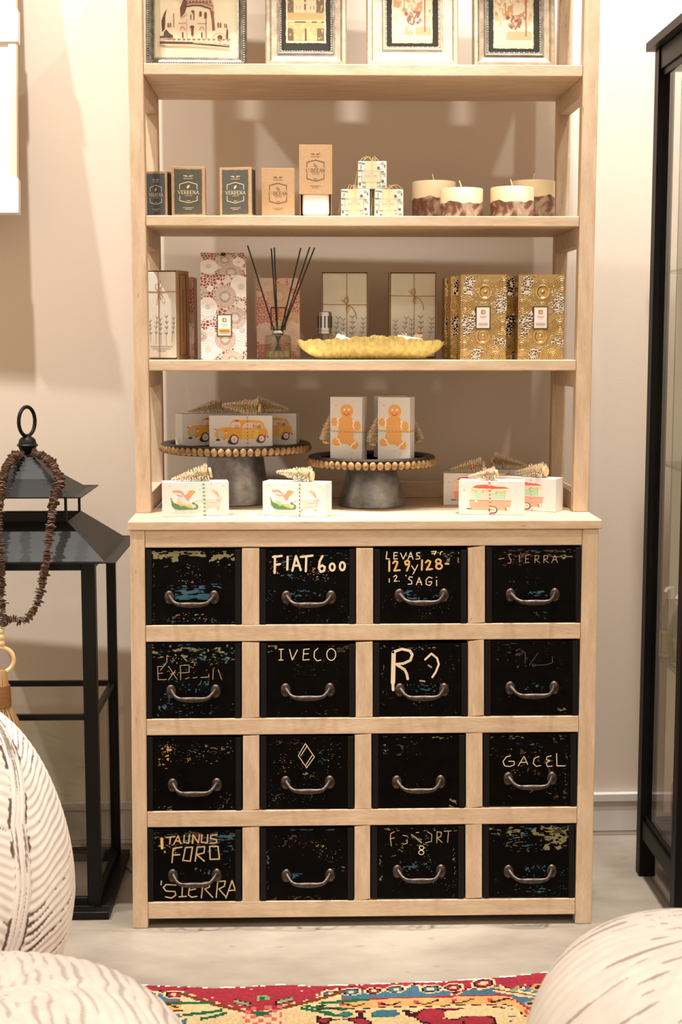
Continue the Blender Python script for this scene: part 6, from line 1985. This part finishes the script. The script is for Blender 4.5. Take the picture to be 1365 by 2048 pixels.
def carved(name, label, loc, prof, midrib, slope, pitch, amp, nz=260, na=480, seed=0, worn=.62, band=.028, cat='stool', mode='leaf', rot=0.0, strong=1.0):
    """body of revolution with a carved leaf relief: prof(t)->(r,z); midrib(z)->azimuth (0 = towards the shop, + = right)"""
    t = np.linspace(0, 1, nz)
    r_, z_ = prof(t)
    a = np.linspace(-math.pi, math.pi, na, endpoint=False)
    A, T = np.meshgrid(a, t)
    Rr, Zz = np.meshgrid(a, r_)[1], np.meshgrid(a, z_)[1]
    arc = np.concatenate([[0], np.cumsum(np.hypot(np.diff(r_), np.diff(z_)))])
    S_ = np.meshgrid(a, arc)[1]
    d = A - midrib(Zz)
    d = (d + math.pi) % (2 * math.pi) - math.pi
    dist = np.abs(d) * np.maximum(Rr, .03)
    wob = (fnoise(np.sin(A) * 3 + seed, np.cos(A) * 3 + S_ * 4, 2) - .5) * pitch * 1.1
    ph = (S_ - np.where(d > 0, slope[0], slope[1]) * dist + wob) / pitch
    if mode == 'slice':
        zc_ = z_.max() * .5
        x3, y3, z3 = Rr * np.sin(A), -Rr * np.cos(A), Zz - zc_
        ph = (x3 * slope[0] + y3 * slope[1] + z3 * slope[2] + wob * .5) / pitch
        S_ = S_ + 0 * A
        dist = np.ones_like(A)
    if mode == 'across':
        ph = (Rr * np.sin(A) + slope[0] * -Rr * np.cos(A) + wob) / pitch
    rib = (.5 + .5 * np.cos(2 * math.pi * ph)) ** .8
    inb = dist < band
    bandh = 1.15 + .28 * np.cos(dist / band * math.pi * 3.2 + 1.5 * vnoise(S_ * 14, A * .5))
    hgt = np.where(inb, bandh, rib)
    # paint rubbed off in strokes along the grooves
    frac = ph - np.floor(ph)
    cellid = np.floor(ph)
    along = dist if mode == 'leaf' else (S_ if mode == 'across' else A * .25)
    wn = .42 * vnoise(cellid * 7.31 + seed, along * 17 + seed * 3) + .18 * vnoise(cellid * 3.7 + 9, along * 70) + .40 * fnoise(A * 2.2 + seed, S_ * 5, 2)
    groove = (np.abs(frac - .5) < .05 + .17 * np.clip((wn - worn) * 5, 0, 1)) & (~inb) & (wn > worn)
    bandg = inb & (fnoise(dist * 300 + 9, S_ * 9 + seed, 3) > .63)
    edge = (np.abs(dist - band) < .0028) & (vnoise(S_ * 40, A * 0 + seed) > .42) if mode == 'leaf' else np.zeros(A.shape, bool)
    C = np.tile(WHITEC, A.shape + (1,))
    C = C * np.clip((fnoise(A * 12, S_ * 30) - .5) * .2 + 1, .92, 1.05)[..., None]
    dk = np.zeros(A.shape); dk[groove | edge] = strong; dk[bandg] = .8 * strong
    C = C * (1 - dk[..., None]) + WORN * dk[..., None]
    hgt = np.where(groove, hgt - .12, hgt)
    Rf = Rr + amp * (hgt - .6) * np.clip(np.sin(np.pi * T) * 3, 0, 1)
    Zf = Zz + amp * (hgt - .6) * np.clip(-np.cos(np.pi * T), 0, 1) * (.6 if mode == 'across' else 0)
    P3 = np.stack([Rf * np.sin(A), -Rf * np.cos(A), Zf], -1)
    o = grid_mesh(name, P3, C, M_CARVE, None, loc, (0, 0, rot), closed_u=True)
    tag(o, label, cat, None)
    return o


RUGZ = .0100
# tall egg-shaped piece at the left edge
eggH, eggR = .66, .232
def egg(t):
    th = t * math.pi
    z = eggH * (1 - np.cos(th)) / 2
    u = z / eggH
    r_ = eggR * np.sin(th) ** .80 * np.where(u > .42, 1 - .16 * ((u - .42) / .58) ** 1.2, 1 - .03 * ((.42 - u) / .42) ** 2)
    return np.maximum(r_, .001), z
ex = PY(150, 1830, -.55).x - eggR
carved('carved_leaf_pot', 'tall egg-shaped whitewashed carved pot at the lower left', (ex, -.55, RUGZ), egg,
       lambda z: np.interp(z, [0, .12, .19, .26, .36, .47, .59, .66], [.1, .40, .58, .72, .83, .88, 1.15, 1.4]), (.30, .80), .0185, .0034, nz=320, na=760, seed=2, cat='pot', band=.019, worn=.60)
# low round piece in front of it
def puff(R_, H_):
    def f(t):
        th = t * math.pi
        return np.maximum(R_ * np.abs(np.sin(th)) ** .62, .001), H_ * (1 - np.cos(th)) / 2
    return f
px_ = PY(0, 1985, -1.2)
carved('carved_leaf_stool', 'low round whitewashed carved stool at the bottom left corner', (px_.x - .03, -1.2, RUGZ), puff(.33, px_.z - .004 - RUGZ), lambda z: 3.1 + 0 * z, (.35, .35), .0215, .0020, nz=300, na=640, seed=5, band=.004, mode='across', worn=.52, strong=.40)
p3 = PY(1400, 2150, -1.2)
carved('carved_leaf_ball', 'rounded whitewashed carved pot at the bottom right corner', (p3.x, -1.2, RUGZ), puff(.262, PY(1385, 1864, -1.2).z - .004 - RUGZ),
       lambda z: 3.0 + 0 * z, (-.29, .85, .42), .0200, .0030, nz=280, na=640, seed=8, band=.020, cat='pot', mode='slice', worn=.52, strong=.6)

# =================================================================== RUG
def rug():
    xs = np.arange(-1.0, 1.75, .0052)
    ys = np.arange(-1.25, -.270, .0052)
    X, Y = np.meshgrid(xs, ys)
    d = np.stack([X, Y, np.zeros_like(X)], -1) - CAMV
    zc_ = d @ FWD
    PXX, PYY = 682.5 + F_PX * (d @ RGT) / zc_, 1024 - F_PX * (d @ UPV) / zc_
    ex = [-400, 144, 232, 364, 425, 496, 562, 627, 650, 755, 870, 1002, 1111, 1250, 1700]
    ey = [1976, 1975, 1974, 1979, 1982, 1979, 1975, 1978, 1977, 1973, 1969, 1964, 1957, 1960, 1962]
    edge = np.interp(PXX, ex, ey)
    v = PYY - edge                      # picture rows inside the rug
    RED, BLU, ORA, CRE, DRK, GRN, LGR = [np.array(srgb(c)) for c in ((160, 48, 60), (70, 112, 130), (222, 164, 102), (226, 194, 146), (58, 24, 26), (30, 98, 60), (132, 156, 106))]
    C = np.tile(RED, X.shape + (1,))
    f = fnoise(X * 9, Y * 9, 3)
    def at(m_, c):
        C[m_] = c
    w1 = 6 * np.sin(PXX / 23.0) + 4 * np.sin(PXX / 9.0 + 1)
    side = (PXX < 372) | (PXX > 628)
    blue_top = 17 + np.where(PXX > 900, 8, 0) + w1 * .7
    cream_top = np.interp(PXX, [0, 250, 400, 480, 600, 700, 1000, 1020, 1060, 1090, 1400], [44, 38, 34, 60, 30, 34, 36, 40, 72, 95, 140])
    at((v > blue_top) & side, BLU)
    at((v > blue_top - 3.5) & (v < blue_top) & side & (np.sin(PXX / 3.3) > -.2), CRE)
    at((v > blue_top - 6) & (v < blue_top - 3.5) & side & (np.sin(PXX / 4.1) > .1), DRK)
    at((v > cream_top) & side, ORA); at((v > cream_top - 3) & (v < cream_top) & side, RED)
    at((v > cream_top + 16) & side, CRE)
    # curled border motifs
    for cx, cy, s in ((170, 20, 1), (205, 22, 1), (245, 18, 1.2), (290, 20, 1), (345, 20, 1), (660, 20, 1), (700, 17, 1), (745, 17, .9), (790, 15, 1), (860, 17, 1.1), (905, 16, 1), (965, 12, 1.2)):
        q = ((PXX - cx) / (20 * s)) ** 2 + ((v - cy) / (7.5 * s)) ** 2
        at((q < 1.25) & (q > .75), CRE); at((q <= .75) & (q > .42), DRK); at((q <= .42) & (q > .12), RED if int(cx) % 2 else BLU); at(q <= .12, CRE)
    # centre medallion point
    tri = np.abs(PXX - 520)
    up = 64 - (tri / 150.0) * 42
    at((v > up) & (tri < 160), CRE); at((v > up - 5) & (v < up + 1) & (tri < 165) & (tri > 40), np.array(srgb((120, 62, 34)))); at((v > up - 8) & (v < up - 5) & (tri < 165) & (np.sin(PXX / 4) > 0), CRE)
    at((np.abs(PXX - 524) < 11) & (np.abs(v - 27) < 5), LGR); at((np.abs(PXX - 524) < 5) & (np.abs(v - 28) < 4), GRN)
    for cx, s in ((482, 1), (566, -1)):
        l = np.abs((v - 35) - s * (PXX - cx) * .26)
        at((l < 4.5) & (np.abs(PXX - cx) < 19), DRK); at((l < 2.6) & (np.abs(PXX - cx) < 16), LGR)
    pk = (np.abs(PXX - 522) < 40) & (v > 44)
    at(pk & (np.sin(PXX / 4.3) * np.sin(v / 2.7) > .1), np.array(srgb((206, 106, 100)))); at((np.abs(PXX - 522) < 15) & (np.abs(v - 59) < 4), GRN)
    # green sprays beside it
    for (x0, v0, x1, v1) in ((330, 37, 420, 33), (365, 60, 440, 48), (400, 66, 450, 54), (600, 48, 660, 58), (610, 44, 690, 52), (640, 38, 735, 34), (650, 60, 690, 66)):
        tt = np.clip(((PXX - x0) * (x1 - x0) + (v - v0) * (v1 - v0)) / ((x1 - x0) ** 2 + (v1 - v0) ** 2), 0, 1)
        at(np.hypot((PXX - x0 - tt * (x1 - x0)) * .7, v - v0 - tt * (v1 - v0)) < 2.6, GRN)
    # small marks on the yellow band
    lat = side & (v > cream_top + 2) & (v < cream_top + 15)
    at(lat & (np.abs(((PXX + 20) % 74) - 37) < 5) & (np.abs(v - cream_top - 8) < 3.6), np.array(srgb((198, 70, 72))))
    at(lat & (np.abs(v - cream_top - 8 - 4 * np.sin(PXX / 11)) < 1.4) & (((PXX + 57) % 74) < 44), DRK)
    at(side & (np.abs(v - cream_top - 17) < 1.2) & (np.sin(PXX / 5) > -.3), DRK)
    body = side & (v > cream_top + 22)
    fn_ = fnoise(X * 22 + 4, Y * 26, 2)
    at(body & (fn_ > .66), RED); at(body & (fn_ > .60) & (fn_ <= .66), DRK); at(body & (fn_ < .33), BLU); at(body & (fn_ < .36) & (fn_ >= .33), GRN)
    cor = (PXX > 985) & (v > 20 + np.abs(PXX - 1040) * .0)
    tw = np.abs((v - 34) - (PXX - 1000) * .22 + 8)
    at(cor & (PXX < 1135) & (tw < 5), CRE); at(cor & (PXX < 1135) & (tw < 1.4), np.array(srgb((116, 62, 34)))); at((PXX > 1010) & (PXX < 1090) & (np.abs(v - 26 - 3 * np.sin(PXX / 8)) < 3) & (np.sin(PXX / 6) > .1), LGR)
    for cx, cy in ((1062, 56), (1092, 60), (1105, 18), (1075, 26)):
        q = ((PXX - cx) / 14) ** 2 + ((v - cy) / 6) ** 2
        at((q < 1) & (q > .3), np.array(srgb((226, 148, 88)))); at(q <= .3, DRK)
    # pile variation, pale worn flecks
    C = C * .74 * (.86 + .28 * RNG.random(X.shape))[..., None] * (.9 + .25 * (f - .5))[..., None]
    at((RNG.random(X.shape) > .997), np.array(srgb((196, 150, 140))))
    at((v > -1) & (v < 2.6 + 1.6 * RNG.random(X.shape)), np.array(srgb((238, 214, 198))))
    Z = .0075 + .0012 * RNG.random(X.shape) + .010 * np.clip(np.interp(PXX, [900, 1100, 1300], [0, .9, .2]), 0, 1) * np.exp(-(v / 22) ** 2)
    # pull the far edge into its wavy outline
    Yn = Y.copy(); Zn = Z.copy()
    ok = v >= 0
    P3 = np.stack([X, Yn, Zn], -1)
    nv, nu = X.shape
    me = bpy.data.meshes.new('rug')
    idx = np.arange(nv * nu).reshape(nv, nu)
    q = np.stack([idx[:-1, :-1], idx[:-1, 1:], idx[1:, 1:], idx[1:, :-1]], -1).reshape(-1, 4)
    keep = (ok[:-1, :-1] & ok[:-1, 1:] & ok[1:, 1:] & ok[1:, :-1]).reshape(-1)
    q = q[keep]
    cell = C[:-1, :-1].reshape(-1, 3)[keep]
    used = np.unique(q); remap = np.full(nv * nu, -1); remap[used] = np.arange(len(used))
    top = P3.reshape(-1, 3)[used]; qt = remap[q]
    bot = top.copy(); bot[:, 2] = .0004
    n_ = len(top)
    # border edges -> walls
    ed = np.concatenate([qt[:, [0, 1]], qt[:, [1, 2]], qt[:, [2, 3]], qt[:, [3, 0]]])
    key = np.sort(ed, 1); kk = key[:, 0] * n_ + key[:, 1]
    u_, inv, cnt = np.unique(kk, return_inverse=True, return_counts=True)
    bd = ed[cnt[inv] == 1]
    walls = np.stack([bd[:, 1], bd[:, 0], bd[:, 0] + n_, bd[:, 1] + n_], 1)
    faces = np.concatenate([qt, walls])
    cols = np.concatenate([cell, np.tile(np.array(srgb((226, 200, 184))), (len(walls), 1))])
    me.from_pydata(np.concatenate([top, bot]).tolist(), [], faces.tolist())
    at_ = me.color_attributes.new('Col', 'FLOAT_COLOR', 'CORNER')
    arr = np.ones((len(faces) * 4, 4), np.float32); arr[:, :3] = np.repeat(cols, 4, 0)
    at_.data.foreach_set('color', arr.ravel())
    me.materials.append(colattr('knotted_wool', .95, spec=.1))
    o = link('patterned_rug', me)
    tag(o, 'red, blue and yellow patterned wool rug on the concrete floor', 'rug')


rug()

# thin blue cable on the floor behind the lantern base
mb = MB(); mb.tube([PZ(200, 1750, .003), PZ(218, 1741, .003), PZ(234, 1738, .003), PZ(250, 1731, .003), PZ(262, 1743, .003), PZ(290, 1748, .003)], .0022, 6)
tag(mb.build('floor_cable', simple('blue_cable', srgb((60, 110, 150)), .5), smooth=True), 'thin blue cable on the floor between lantern and chest', 'cable')
